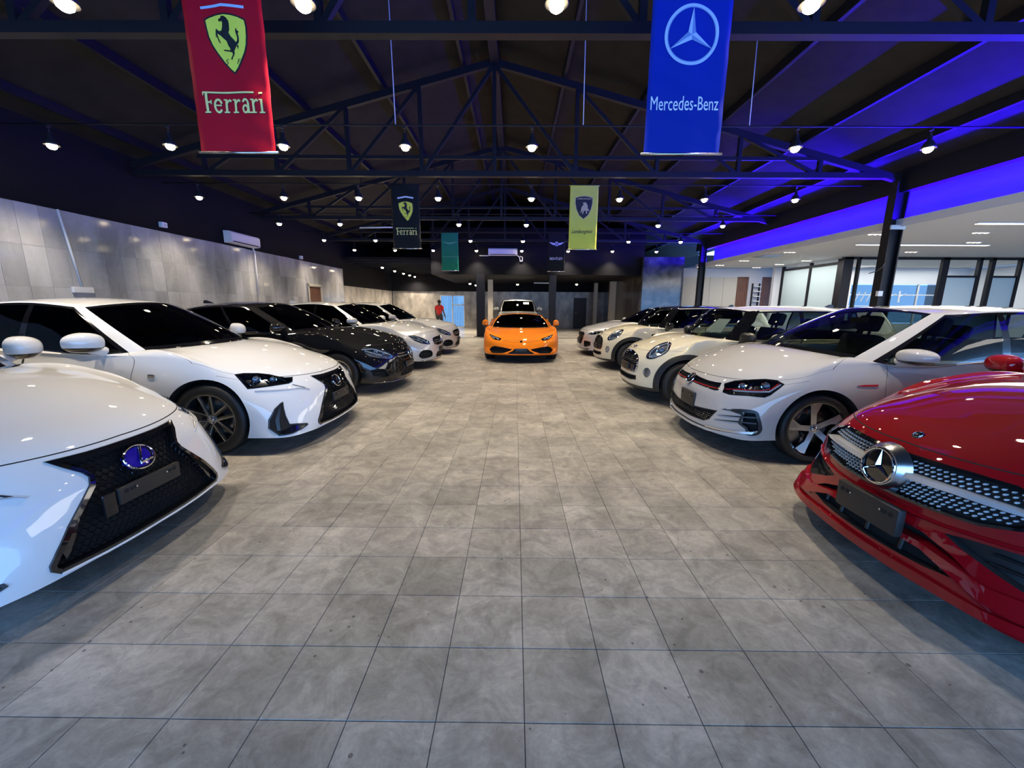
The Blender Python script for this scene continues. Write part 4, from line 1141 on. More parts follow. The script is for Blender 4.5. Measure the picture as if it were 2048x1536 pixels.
def mirrors(car, x, y, z, mat, rx=.085, ry=.125, rz=.078, low='gloss', sides=(1, -1), dx=0):
    for sd in sides:
        b_ = bmesh.new(); g = bmesh.ops.create_uvsphere(b_, u_segments=24, v_segments=16, radius=1)
        for v in g['verts']:
            q = v.co.copy()
            for i in range(3): q[i] = math.copysign(abs(q[i]) ** .78, q[i])
            taper = 1 - .18 * max(0, q.y)
            X = q.x * rx * taper
            if q.x > .15: X = .15 * rx * taper + (q.x - .15) * rx * .12                      # flat glass side facing back
            v.co = (X + .03 * q.y * .9, q.y * ry * sd, q.z * rz * taper)
        for f in b_.faces:
            f.smooth = True; c = f.calc_center_median()
            f.material_index = 1 if c.z < -rz * .40 else 0
        if sd < 0: bmesh.ops.reverse_faces(b_, faces=b_.faces)
        o = car.add('side_mirror', b_, [mat, M[low]]); o.location = (x, y * sd, z)
        b_ = bmesh.new(); lathe(b_, [(.001, 0), (.8, 0)], 20, 'X', Matrix.Translation((rx * .28, 0, 0)) @ Matrix.Diagonal((1, ry * .9 * sd, rz * .86, 1)))
        car.add('mirror_glass', b_, M['chrome'], o)
        b_ = bmesh.new(); tube(b_, [(.01, -.30 * ry * sd, -rz * .6), (.0 + dx, -(y - car.p['W'] * .87) * sd, -rz * 1.15)], [.035, .05], 10)
        car.add('mirror_arm', b_, mat if low != 'trim' else M['trim'], o)

def interior(car, seat='seat', x=1.5, z=.0, tall=1.0, wheel_side=-1, w=.36, rear=True, xs=2.0):
    """dashboard, steering wheel and seats seen through the glass"""
    p = car.p
    b_ = bmesh.new(); zc = p['base_k'][2]
    prism(b_, [(x - .30, zc - .10), (x - .25, zc - .015), (x + .12, zc - .03), (x + .22, zc - .09), (x + .18, zc - .35), (x - .30, zc - .35)], -.66, .66, Matrix(((1, 0, 0, 0), (0, 0, 1, 0), (0, 1, 0, 0), (0, 0, 0, 1))))
    bmesh.ops.recalc_face_normals(b_, faces=b_.faces); car.add('dashboard', b_, M['seat'], smooth=False)
    b_ = bmesh.new(); c = Vector((x + .36, w * wheel_side, zc - .045)); pts = []
    for k in range(28):
        a = 2 * math.pi * k / 28; pts.append(c + Vector((.42 * .185 * math.sin(a), .185 * math.cos(a), .9 * .185 * math.sin(a))))
    tube(b_, pts, .014, 8, closed=True); tube(b_, [c, c + Vector((-.2, 0, -.09))], [.05, .03], 8); bar(b_, c + Vector((0, -.17, 0)), c + Vector((0, .17, 0)), .04, .015)
    car.add('steering_wheel', b_, M['trim'])
    for sd in (1, -1):
        b_ = bmesh.new()
        box(b_, xs - .48, xs + .02, sd * w - .24, sd * w + .24, .40 + z, .56 + z, bevel=.05)
        g = bmesh.new(); box(g, -.07, .07, -.24, .24, 0, .60, bevel=.05); box(g, -.05, .05, -.13, .13, .64, .82, bevel=.04)
        box(g, -.01, .01, -.06, -.04, .58, .68); box(g, -.01, .01, .04, .06, .58, .68)
        g.transform(Matrix.Translation((xs + .02, sd * w, .52 + z)) @ Matrix.Diagonal((1, 1, tall, 1)) @ Matrix.Rotation(.30, 4, 'Y')); me = D.meshes.new('t'); g.to_mesh(me); g.free(); b_.from_mesh(me); D.meshes.remove(me)
        car.add('front_seat', b_, M[seat])
    if rear:
        b_ = bmesh.new(); box(b_, xs + .55, xs + 1.05, -.62, .62, .40, .56, bevel=.05)
        g = bmesh.new(); box(g, -.07, .07, -.62, .62, 0, .55, bevel=.05); box(g, -.05, .05, -.5, -.26, .57, .72, bevel=.03); box(g, -.05, .05, .26, .5, .57, .72, bevel=.03)
        g.transform(Matrix.Translation((xs + 1.05, 0, .52)) @ Matrix.Rotation(.35, 4, 'Y')); me = D.meshes.new('t'); g.to_mesh(me); g.free(); b_.from_mesh(me); D.meshes.remove(me)
        car.add('rear_seat', b_, M[seat])
    b_ = bmesh.new(); box(b_, -.012, .012, -.11, .11, -.03, .03, bevel=.012); o = car.add('rear_view_mirror', b_, M['trim']); rc = p['roofedge_c']; o.location = (rc[0] - .02, 0, rc[2] - .13)

def plate(car, y0, y1, z0, z1, x, th=.02, holes=True, tilt=0, mat='holder', name='license_plate_holder'):
    b_ = bmesh.new(); box(b_, -th, th, y0, y1, z0, z1, bevel=.008); o = car.add(name, b_, M[mat], smooth=True, angle=30); o.location = (x, 0, 0)
    if holes:
        zz = z1 - (z1 - z0) * .28; wd = (y1 - y0)
        for sg in (-1, 1):
            b_ = bmesh.new()
            yc = (y0 + y1) / 2 + sg * wd * .33
            bar(b_, (-th - .001, yc - sg * .03, zz), (-th - .001, yc + sg * .002, zz), .004, .016)
            lathe(b_, [(.001, -th - .0025), (.012, -th - .0025), (.012, -th)], 12, 'X', Matrix.Translation((0, yc + sg * .025, zz)))
            bar(b_, (-th - .002, yc - sg * .035, zz), (-th - .002, yc - sg * .026, zz), .006, .01, 1)
            car.add('bolt_slot', b_, [M['liner'], M['satin']], o)
    return o

# ================================================================== the cars
ISG = [(0, .664), (.20, .666), (.352, .672), (.318, .628), (.276, .585), (.262, .556), (.275, .522), (.33, .464), (.413, .378), (.480, .290), (.512, .243), (.512, .213), (.484, .186), (.30, .178), (0, .176)]
def sedan_is(name, label, x, y, seat, emblem):
    c = Car(name, label, IS, x, y, 180, P_WHITE, 'glass_dark', 'glass_smoke')
    full = sym(ISG)
    c.cut(inset(full, .01), 0, .055)
    fr = c.ring('grille_frame', full, .020, off=.010, depth=.03, mat='gloss', h=.05)[0]
    c.line('lower_chrome_edge', [(-.48, .184), (-.30, .176), (0, .174), (.30, .176), (.48, .184)], 0, .012, .007, P_WHITE, parent=fr)
    g = bmesh.new(); inn = inset(full, .018); k = 0; z = .20
    while z < .66:
        run = []; n = 0; yy = -.52
        while yy <= .521:
            zz = z + (.0085 if (n % 2) == (k % 2) else -.0085)
            if inside((yy, zz), inn): run.append((yy, zz))
            elif len(run) > 1: c.run(g, run, 0, -.018, .0042, n=4); run = []
            else: run = []
            yy += .0165; n += 1
        if len(run) > 1: c.run(g, run, 0, -.018, .0042, n=4)
        z += .026; k += 1
    m = c.add('grille_mesh', g, M['gloss'], fr); m['kind'] = 'stuff'
    for sd in (1, -1): c.sheet('grille_blade', [(.305, .47), (.335, .47), (.455, .285), (.445, .235), (.425, .26), (.36, .38)], 0, -.008, .02, 'gloss', (sd,), parent=fr)
    mt = c.spot(0, .562, off=-.004)
    b_ = bmesh.new(); lathe(b_, [(0, .004), (.066, .002), (.072, -.02)], 32, mat=mt @ Matrix.Diagonal((1.12, .86, 1, 1)), mi=1)
    P = [mt @ Vector((.078 * 1.12 * math.cos(a), .078 * .86 * math.sin(a), .006)) for a in [2 * math.pi * k / 40 for k in range(40)]]; tube(b_, P, .0065, 8, closed=True)
    tube(b_, [mt @ Vector(q) for q in ((.028, .052, .010), (-.006, -.012, .012), (-.016, -.036, .012), (.062, -.030, .010))], .0075, 8)
    e_ = c.add('emblem', b_, [M['chrome'], M[emblem]]); 
    plate(c, -.19, .19, .368, .458, .012, .012)
    if emblem == 'blue_emblem': plate(c, .20, .265, .335, .455, .014, .008, False, mat='cavity', name='plate_side_panel')  # small dark panel beside the plate holder
    hl = [(1.013, .758), (.94, .762), (.833, .752), (.755, .735), (.70, .712), (.64, .694), (.569, .690), (.595, .650), (.638, .638), (.758, .634), (.868, .630), (.968, .627), (.99, .69)]
    c.lamp(hl, 35, [(.865, .695, .036), (.735, .684, .030)], [], bars=[([(.80, .735), (.775, .69), (.755, .648)], .008), ([(.985, .735), (.93, .64)], .014), ([(.70, .70), (.64, .655)], .006)])
    c.line('daytime_light', [(.93, .606), (.78, .594), (.58, .585), (.50, .569), (.47, .556)], 30, .003, .007, 'drl', (1, -1)); c.line('daytime_light_tip', [(.475, .557), (.53, .588), (.585, .612), (.618, .626)], 30, .003, .004, 'gun', (1, -1))
    fang = [(.716, .486), (.722, .43), (.720, .36), (.703, .278), (.640, .270), (.540, .250), (.531, .234), (.60, .208), (.70, .188), (.809, .184), (.873, .262), (.862, .34), (.80, .433), (.742, .476)]
    fg = c.sheet('corner_vent', fang, 40, .004, .03, 'liner', (1, -1), h=.03)
    c.ring('vent_edge', fang, .010, az=40, off=.009, depth=.03, mat='trim', sides=(1, -1), h=.03, parent=fg)
    c.sheet('vent_blade', [(.555, .246), (.64, .258), (.70, .256), (.79, .225), (.80, .20), (.70, .205), (.60, .222)], 40, .016, .03, 'gloss', (1, -1), parent=fg)
    c.sheet('vent_fin', [(.745, .455), (.765, .44), (.815, .33), (.815, .235), (.79, .235), (.782, .33)], 40, .012, .03, 'trim', (1, -1), parent=fg)
    c.sheet('fender_badge', rounded([(1.295, .725), (1.36, .728), (1.36, .765), (1.295, .762)], .01), 90, .006, .006, 'chrome', (1, -1))
    mirrors(c, 1.79, .985, 1.055, P_WHITE, .125, .125, .088); interior(c, seat, 1.62, xs=2.25)
    wheels(c, 'lex', .23, (.25, .5, .1, .8))
    c.sheet('windshield_sticker', [(-.46, 1.29), (-.36, 1.29), (-.36, 1.33), (-.46, 1.33)], 0, .001, .001, 'paper', holes=[[(-.45, 1.30), (-.37, 1.30), (-.37, 1.32), (-.45, 1.32)]])
    c.sheet('paper_strip', [(-.50, 1.05), (-.44, 1.04), (-.36, 1.27), (-.42, 1.28)], 0, -.004, .001, 'paper')
    c.done(); return c
sedan_is('white_sedan', 'white saloon nearest on the left, cropped by the frame, with a blue-backed grille emblem', -2.03, 2.10, 'seat', 'blue_emblem')
sedan_is('white_sedan', 'whole white saloon second in the left row, with black corner vents and spindle grille', -1.95, 4.43, 'seat', 'gloss')

def merc(name, label, p, x, y, paint_, hl, intake, grille, star_r, wheel_turn, wintrim='frit', low=None):
    p = dict(p, window_trim=wintrim)
    c = Car(name, label, p, x, y, 180, paint_, 'glass_dark', 'glass_smoke', lampbowl=M['bowl'])
    g = sym(grille); c.cut(inset(g, .008), 0, .05)
    fr = c.ring('grille_frame', g, .014, off=.008, depth=.03, mat='gloss')[0]
    zc = (grille[0][1] + grille[-1][1]) / 2
    for dz in (.022, -.022): c.line('grille_bar', [(-max(q[0] for q in grille) * .93, zc + dz), (0, zc + dz), (max(q[0] for q in grille) * .93, zc + dz)], 0, .002, .008, 'satin', parent=fr)
    mt = c.spot(0, zc, off=.012); b_ = bmesh.new(); star(b_, mt, star_r, .10, .02); lathe(b_, [(0, -.004), (star_r, -.004), (star_r, -.02)], 28, mat=mt, mi=1)
    c.add('emblem', b_, [M['chrome'], M['gloss']], fr, angle=30)
    c.lamp(hl, 40, [(lerp(hl[0][0], hl[4][0], .45), .665, .03), (lerp(hl[0][0], hl[4][0], .72), .635, .024)], [([(hl[0][0] - .02, hl[0][1] - .02), (lerp(hl[0][0], hl[4][0], .4), hl[1][1] - .035), (hl[4][0] + .03, hl[4][1] + .01)], .009), ([(hl[0][0] - .06, .69), (lerp(hl[0][0], hl[4][0], .6), .60)], .008)])
    for poly, az in intake:
        c.cut(inset(poly, .006), az, .05, sides=(1, -1)); fi = c.ring('air_intake', poly, .007, az=az, off=.004, depth=.03, mat='trim', sides=(1, -1))
        zz = sum(q[1] for q in poly) / len(poly)
        c.line('intake_slat', [(max(q[0] for q in poly) - .03, zz), (min(q[0] for q in poly) + .03, zz)], az, -.035, .006, 'trim', (1, -1), parent=fi)
    lowp = sym(low or [(0, .36), (.34, .36), (.44, .30), (.40, .235), (0, .23)]); c.cut(inset(lowp, .006), 0, .05); lf = c.ring('lower_grille', lowp, .012, off=.004, depth=.03, mat='trim')[0]
    for z_ in (.265, .295, .325): c.line('grille_slat', [(-.36, z_), (0, z_), (.36, z_)], 0, -.014, .005, 'trim', parent=lf)
    c.line('chrome_lip', [(-.80, .20), (-.6, .186), (-.3, .178), (0, .175), (.3, .178), (.6, .186), (.80, .20)], 0, .006, .008, 'chrome')
    plate(c, -.24, .24, .36, .46, -.004, .012, mat='trim')
    mirrors(c, 1.70, .97, 1.05, paint_, .115, .105, .072); interior(c, 'seat', 1.68, xs=2.3); wheels(c, 'merc', .22, wheel_turn)
    b_ = bmesh.new(); prism(b_, [(0, 0), (.16, 0), (.15, .05), (.11, .055)], -.02, .02, Matrix.Translation((3.3, 0, p['rooftop'][1] - .035)) @ Matrix(((1, 0, 0, 0), (0, 0, 1, 0), (0, 1, 0, 0), (0, 0, 0, 1)))); bmesh.ops.recalc_face_normals(b_, faces=b_.faces); c.add('antenna_fin', b_, paint_)
    c.done(); return c
CLA_HL = [(.955, .727), (.839, .745), (.676, .720), (.523, .662), (.467, .585), (.464, .540), (.568, .535), (.735, .562), (.864, .587), (.928, .648)]
merc('black_coupe_sedan', 'glossy black coupe-like saloon third in the left row with chrome window line', CLA, -1.83, 6.95, P_BLACK, CLA_HL,
     [([(.90, .40), (.78, .415), (.67, .40), (.585, .28), (.70, .262), (.86, .30)], 40)], [(0, .68), (.30, .675), (.42, .655), (.44, .60), (.40, .52), (.30, .495), (0, .49)], .085, (.2, .4, .6, .9), 'chrome',
     [(0, .415), (.20, .405), (.36, .33), (.44, .26), (.40, .235), (0, .23)])
CC_HL = [(.985, .740), (.845, .745), (.704, .688), (.565, .615), (.540, .545), (.60, .542), (.756, .570), (.892, .632)]
CC_IN = [(smooth_poly([(.90, .31), (.87, .385), (.81, .425), (.70, .428), (.59, .40), (.56, .34), (.59, .275), (.72, .250), (.84, .250)], 3), 25)]
CC_GR = [(0, .70), (.30, .692), (.45, .665), (.48, .60), (.44, .53), (.30, .505), (0, .50)]
merc('white_sedan', 'silvery white saloon fourth in the left row, right behind the black one', CCL, -1.73, 9.45, P_SILVER, CC_HL, CC_IN, CC_GR, .085, (.1, .5, .9, .3))
merc('white_sedan', 'white saloon farthest back in the left row, nearest the man in red', CCL, -1.68, 12.1, P_WHITE2, CC_HL, CC_IN, CC_GR, .085, (.4, .2, .7, .6))

# ---- red car, front right
c = Car('red_car', 'red car nearest on the right with studded grille and large star emblem', RED, 1.84, 1.94, 0, P_RED, 'glass_smoke', 'glass_smoke')
GR = [(0, .700), (.15, .704), (.30, .705), (.42, .700), (.50, .672), (.545, .630), (.548, .592), (.50, .545), (.40, .512), (.25, .500), (0, .494)]
g = sym(GR); c.cut(inset(g, .006), 0, .045)
fr = c.ring('grille_frame', g, .012, off=.006, depth=.03, mat='gloss')[0]
c.sheet('grille_backing', inset(g, .010), 0, -.030, .008, 'liner', parent=fr)
b_ = bmesh.new(); inn = inset(g, .020); z = .505; row = 0
while z < .70:
    yy = -.54 + (.0125 if row % 2 else 0)
    while yy < .545:
        if inside((yy, z), inn) and math.hypot(yy, z - .60) > .10 and abs(z - (.612 - .0 * abs(yy))) > .022:
            h_ = cast(c.B, 0, yy, z)
            if h_: lathe(b_, [(.0001, -.006), (.0036, -.0045), (.0048, .002), (.003, .018)], 8, 'X', Matrix.Translation(h_[0] + Vector((.020, 0, 0))))
        yy += .025
    z += .0165; row += 1
o = c.add('grille_studs', b_, M['stud'], fr); o['kind'] = 'stuff'
for sd in (1, -1): c.sheet('grille_bar', [(.07, .622), (.30, .628), (.46, .622), (.535, .603), (.46, .604), (.30, .607), (.07, .597)], 0, .014, .03, 'bright', (sd,), parent=fr, h=.04)
mt = c.spot(0, .602, off=.03); mt = Matrix.Translation(mt.translation) @ Matrix.Rotation(-math.pi / 2, 4, 'Z') @ Matrix.Rotation(math.pi / 2 - .12, 4, 'X')
b_ = bmesh.new(); lathe(b_, [(.125, -.05), (.112, -.015), (.098, .004), (.09, .006), (.088, 0)], 40, mat=mt, mi=2); lathe(b_, [(0, .002), (.089, .0)], 40, mat=mt, mi=1); star(b_, mt, .087, .075, .012)
c.add('emblem', b_, [M['chrome'], M['gloss'], M['satin']], fr, angle=30)
mt = c.spot(.205, 0.0, 'top', off=.002)
hh = cast(c.B, 0, 0, .775); nrm = hh[1]; X = Vector((0, 0, 1)).cross(nrm).normalized(); mt = Matrix.Translation(hh[0] + nrm * .002) @ Matrix((X, nrm.cross(X), nrm)).transposed().to_4x4()
b_ = bmesh.new(); star(b_, mt, .020, .10, .005); lathe(b_, [(0, .001), (.024, .001), (.027, -.004)], 24, mat=mt, mi=1); c.add('hood_badge', b_, [M['chrome'], M['gloss']], angle=30)
plate(c, -.19, .17, .325, .462, -.012, .020)
HLR = [(.955, .728), (.839, .742), (.70, .722), (.60, .690), (.555, .655), (.560, .600), (.60, .575), (.735, .575), (.864, .595), (.928, .650)]
c.lamp(HLR, 40, [(.80, .665, .032), (.69, .64, .026)], [([(.93, .71), (.80, .715), (.64, .66)], .009), ([(.90, .65), (.74, .60), (.62, .60)], .008)])
lowv = sym([(0, .405), (.24, .392), (.36, .352), (.46, .300), (.42, .262), (.30, .247), (0, .238)])
c.cut(inset(lowv, .004), 0, .07); lg = c.sheet('lower_grille', inset(lowv, .004), 0, -.055, .006, 'liner')[0]
for y_ in (-.33, -.16, .02, .2, .34): c.line('intake_rib', [(y_, .38 - abs(y_) * .2), (y_, .25)], 0, -.04, .010, 'trim', parent=lg)
sv = [(.30, .425), (.40, .445), (.55, .462), (.68, .455), (.70, .40), (.665, .33), (.60, .315), (.50, .345), (.38, .385)]
c.cut(inset(sv, .004), 15, .06, sides=(1, -1)); vf = c.sheet('corner_vent', inset(sv, .004), 15, -.045, .006, 'trim', (1, -1))
for z_ in (.37, .41): c.line('vent_slat', [(.46, z_), (.66, z_)], 15, -.03, .006, 'trim', (1, -1), parent=vf)
c.sheet('bumper_wing', [(.12, .352), (.25, .350), (.38, .322), (.50, .295), (.66, .305), (.72, .33), (.72, .26), (.60, .222), (.50, .232), (.40, .272), (.27, .322), (.12, .330)], 10, .018, .04, P_RED, (1, -1), h=.04)
c.sheet('front_lip', sym([(0, .215), (.30, .218), (.52, .208), (.70, .222), (.78, .255), (.79, .225), (.70, .185), (.50, .170), (.25, .166), (0, .165)]), 0, .022, .04, P_RED, h=.05)
c.line('bumper_crease', [(-.62, .50), (-.5, .475), (-.3, .455), (0, .448), (.3, .455), (.5, .475), (.62, .50)], 0, .0, .010, P_RED)
mirrors(c, 1.72, .985, 1.0, P_RED, .09, .125, .072); interior(c, 'seat', 1.68, xs=2.3); wheels(c, 'merc', .22)
c.done()

# ---- white hatchback
c = Car('white_hatchback', 'white hatchback second in the right row with a red line through its headlights', GOLF, 1.88, 4.33, 0, P_WHITE2, 'glass_green', 'glass_green')
ST = [(0, .678), (.10, .668), (.30, .660), (.40, .663), (.46, .668), (.49, .60), (.45, .590), (.30, .597), (.12, .603), (0, .607)]
st_ = sym(ST); c.cut(inset(st_, .005), 0, .03); gf = c.ring('grille_frame', st_, .008, off=.003, depth=.02, mat='gloss')[0]
c.line('red_grille_line', [(-.47, .612), (-.30, .611), (0, .617), (.30, .611), (.47, .612)], 0, .002, .005, 'red_line', parent=gf)
for z_ in (.635, .650): c.line('grille_slat', [(-.45, z_), (0, z_ + .006), (.45, z_)], 0, -.010, .004, 'gloss', parent=gf)
HG = [(.475, .668), (.56, .708), (.70, .738), (.801, .755), (.89, .755), (.956, .726), (.93, .685), (.886, .628), (.848, .602), (.718, .598), (.56, .582), (.49, .590)]
c.lamp(HG, 40, [(.82, .690, .036), (.64, .665, .032)], [([(.93, .72), (.865, .650), (.72, .632), (.58, .620)], .0085)], bars=[([(.715, .735), (.69, .64)], .006)])
c.line('red_headlight_line', [(.92, .735), (.875, .675), (.80, .652), (.64, .640), (.50, .622)], 40, -.008, .0045, 'red_line', (1, -1))
mt = c.spot(0, .628, off=.012); b_ = bmesh.new(); n_ = 32; r_ = .062
tube(b_, [mt @ Vector((r_ * math.cos(2*math.pi*k/n_), r_ * math.sin(2*math.pi*k/n_), .004)) for k in range(n_)], .007, 8, closed=True)
tube(b_, [mt @ Vector(q) for q in ((-.026, .052, .004), (0, .006, .004), (.026, .052, .004))], .0055, 6); tube(b_, [mt @ Vector(q) for q in ((-.052, .028, .004), (-.024, -.052, .004), (0, -.006, .004), (.024, -.052, .004), (.052, .028, .004))], .0055, 6)
lathe(b_, [(0, -.002), (r_, -.002), (r_, -.015)], 28, mat=mt, mi=1); c.add('emblem', b_, [M['chrome'], M['gloss']], gf)
lw = sym([(0, .372), (.20, .378), (.42, .398), (.555, .413), (.48, .305), (.41, .270), (.20, .258), (0, .255)])
c.cut(inset(lw, .004), 0, .05); lf = c.ring('lower_grille', lw, .010, off=.002, depth=.02, mat='trim')[0]
b_ = bmesh.new(); inn = inset(lw, .012); z = .27; k = 0
while z < .41:
    run = []; yy = -.56; n = 0
    while yy < .56:
        zz = z + (.006 if (n + k) % 2 else -.006)
        if inside((yy, zz), inn): run.append((yy, zz))
        else:
            if len(run) > 1: c.run(b_, run, 0, -.02, .0035, n=4)
            run = []
        yy += .017; n += 1
    if len(run) > 1: c.run(b_, run, 0, -.02, .0035, n=4)
    z += .02; k += 1
o = c.add('grille_mesh', b_, M['trim'], lf); o['kind'] = 'stuff'
FG = [(.56, .438), (.60, .450), (.75, .478), (.83, .482), (.866, .468), (.892, .39), (.907, .315), (.895, .268), (.86, .246), (.80, .246), (.80, .30), (.73, .34), (.74, .39), (.752, .425), (.65, .44)]
c.cut(inset([(.765, .455), (.83, .465), (.855, .45), (.88, .36), (.885, .30), (.83, .275), (.76, .34)], .002), 30, .05, sides=(1, -1))
fv = c.ring('corner_vent', rounded(FG, .02), .020, az=30, off=.006, depth=.03, mat='trim', sides=(1, -1), h=.03)
for q in ([(.535, .377), (.75, .412), (.86, .425), (.86, .412), (.757, .400)], [(.504, .325), (.73, .362), (.87, .372), (.87, .358), (.731, .349)], [(.57, .438), (.75, .470), (.84, .474), (.84, .455), (.75, .448)]): c.sheet('vent_slat', q, 30, .009, .03, 'trim', (1, -1), parent=fv)
c.sheet('silver_blade', [(.40, .236), (.60, .252), (.72, .265), (.863, .285), (.85, .262), (.72, .246), (.60, .236), (.40, .222)], 30, .014, .03, 'alloy', (1, -1), parent=fv)
c.line('lip_seam', [(-.62, .225), (-.4, .213), (0, .208), (.4, .213), (.62, .225)], 0, .002, .007, 'liner')
c.sheet('front_lip', sym([(0, .205), (.30, .208), (.52, .218), (.70, .235), (.80, .25), (.80, .228), (.70, .208), (.50, .192), (.25, .182), (0, .18)]), 0, .014, .03, P_WHITE2)
plate(c, -.22, .10, .365, .515, .005, .014)
c.sheet('fender_badge', [(1.10, .728), (1.17, .736), (1.29, .738), (1.285, .724), (1.15, .722)], 90, .004, .006, 'red_line', (1, -1))
mirrors(c, 1.46, 1.0, .995, P_WHITE2, .10, .135, .068, sides=(-1,)); mirrors(c, 1.56, .93, .985, P_WHITE2, .12, .085, .066, sides=(1,)); interior(c, 'seat', 1.32, xs=1.95); wheels(c, 'gti', .225, (.5, .35, .2, .1))
for sd in (1, -1): c.sheet('sill_trim', [(1.25, .235), (3.0, .235), (3.0, .20), (1.25, .20)], 90, .008, .02, 'trim', (sd,))
c.done()

# ---- cream small cars
def small(name, label, x, y, roof, dark, th=0):
    p = dict(MINI); p['rects'] = [(0, 14, 9.0, 11, 'roof'), (0, 14, 0, .62, 'cladding')] + [(5.95, 7.1, 7.0, 9.0, 'frit')]
    c = Car(name, label, p, x, y, th, P_CREAM, 'glass_clear' if not dark else 'glass_smoke', 'glass_green', roof, lampbowl=M['bowl'])
    gg = sym([(0, .728), (.12, .722), (.25, .700), (.34, .668), (.40, .615), (.42, .56), (.425, .50), (.415, .455), (.38, .43), (0, .425)])
    c.cut(inset(gg, .006), 0, .05); fr = c.ring('grille_frame', gg, .022, off=.010, depth=.03, mat='chrome' if not dark else 'gloss', h=.04)[0]
    for z_ in ((.685, .655, .625, .595, .565) if not dark else (.66, .62, .58, .54, .50, .46)):
        w_ = max((a for a in np.linspace(0, .45, 46) if inside((a, z_), gg)), default=.1) - .01
        c.line('grille_slat', [(-w_, z_), (0, z_ + .004), (w_, z_)], 0, -.006, .008, 'chrome' if not dark else 'trim', parent=fr)
    c.sheet('grille_panel', [(-.39, .535), (.39, .535), (.39, .44), (-.39, .44)], 0, -.004, .02, 'trim', parent=fr)
    plate(c, -.17, .19, .435, .540, .006, .014, False); plate(c, -.35, -.20, .445, .530, .036, .012, False, name='tow_cover')
    lw = sym([(0, .375), (.30, .378), (.43, .382), (.445, .32), (.30, .30), (0, .298)]); c.cut(inset(lw, .004), 0, .05); c.ring('lower_grille', lw, .012, off=.004, depth=.02, mat='trim')
    HM = [(.505, .672), (.498, .715), (.515, .775), (.530, .835), (.575, .872), (.64, .882), (.711, .866), (.775, .822), (.792, .775), (.755, .725), (.70, .690), (.63, .655), (.552, .648)]
    c.lamp(smooth_poly(HM, 3), 35, [(.655, .770, .055), (.60, .69, .030)], [([(.55, .67), (.53, .73), (.56, .82), (.63, .86), (.71, .84), (.765, .78), (.72, .715), (.62, .67), (.55, .67)], .008)])
    c.ring('headlight_bezel', smooth_poly(HM, 3), .014, az=35, off=.006, depth=.014, mat='chrome', sides=(1, -1))
    fo = ell(.61, .452, .082, .082); c.cut(inset(fo, .004), 25, .035, sides=(1, -1)); fl = c.ring('fog_light', fo, .012, az=25, off=.004, depth=.02, mat=P_CREAM, sides=(1, -1)); c.sheet('fog_lens', ell(.61, .452, .060, .060), 25, -.02, .01, 'satin', (1, -1), parent=fl)
    R_ = p['R']
    for xx in (p['FO'], p['FO'] + p['WB']):
        poly = arc(xx, R_, R_ + .048, 196, -16) + arc(xx, R_, R_ + .115, -14, 194)
        c.sheet('arch_cladding', poly, 90, .012, .03, 'trim', (1, -1), h=.05)
    c.sheet('side_scuttle', rounded([(1.02, .80), (1.13, .81), (1.13, .77), (1.03, .762)], .012), 90, .006, .01, 'gloss' if dark else 'chrome', (1, -1))
    mt = c.spot(0, .775, off=.004)
    b_ = bmesh.new(); lathe(b_, [(0, .004), (.026, .003), (.03, -.004)], 24, mat=mt); 
    for sg in (-1, 1): prism(b_, [(sg * .03, .014), (sg * .085, .016), (sg * .07, -.004), (sg * .03, -.014)][::sg], 0, .004, mt)
    c.add('emblem', b_, M['chrome'], angle=30)
    mirrors(c, 1.36, .96, .985, M['trim'] if not dark else P_BLACK, .08, .11, .075, low='trim'); interior(c, 'seat', 1.25, xs=1.85); wheels(c, 'mini', .195)
    b_ = bmesh.new(); prism(b_, [(0, 0), (.14, 0), (.13, .045), (.09, .05)], -.02, .02, Matrix.Translation((3.0, 0, p['rooftop'][1] - .03)) @ Matrix(((1, 0, 0, 0), (0, 0, 1, 0), (0, 1, 0, 0), (0, 0, 0, 1)))); bmesh.ops.recalc_face_normals(b_, faces=b_.faces); c.add('antenna_fin', b_, M['trim'])
    if not dark: c.sheet('price_sheet', [(-.53, 1.03), (-.24, 1.03), (-.27, 1.22), (-.48, 1.22)], 0, -.012, .002, 'paper')
    c.done(); return c
small('cream_small_car', 'cream small hatchback with white roof and chrome grille bars, third in the right row', 1.76, 6.36, P_WROOF, False)
small('cream_small_car', 'cream small hatchback with black roof and black grille, fourth in the right row', 1.90, 9.5, P_BLACK, True)

# ---- silver coupe at the back right
c = Car('silver_coupe', 'low silver coupe farthest back in the right row with tall dark grille', TT, 1.91, 12.05, 0, P_GREY, 'glass_smoke', 'glass_smoke')
gg = sym([(0, .655), (.36, .652), (.46, .60), (.44, .48), (.38, .34), (.30, .31), (0, .31)]); c.cut(inset(gg, .006), 0, .05); fr = c.ring('grille_frame', gg, .020, off=.006, depth=.03, mat='gloss')[0]
for z_ in np.arange(.345, .64, .036): c.line('grille_slat', [(-.38, z_), (0, z_), (.38, z_)], 0, -.014, .008, 'gloss', parent=fr)
mt = c.spot(0, .52, off=.016); b_ = bmesh.new()
for k in range(4): tube(b_, [mt @ Vector(((k - 1.5) * .062 + .038 * math.cos(2*math.pi*i/20), .038 * math.sin(2*math.pi*i/20), 0)) for i in range(20)], .006, 6, closed=True)
c.add('emblem', b_, M['chrome'], fr)
c.lamp([(.96, .72), (.80, .70), (.62, .655), (.54, .60), (.70, .595), (.86, .615), (.94, .66)], 40, [(.80, .66, .028), (.69, .63, .024)], [([(.92, .70), (.75, .665), (.60, .62)], .008)])
iv = [(.52, .42), (.66, .42), (.78, .40), (.80, .30), (.66, .25), (.56, .26)]; c.cut(inset(iv, .005), 20, .05, sides=(1, -1)); c.ring('air_intake', iv, .014, az=20, off=.004, depth=.02, mat='gloss', sides=(1, -1))
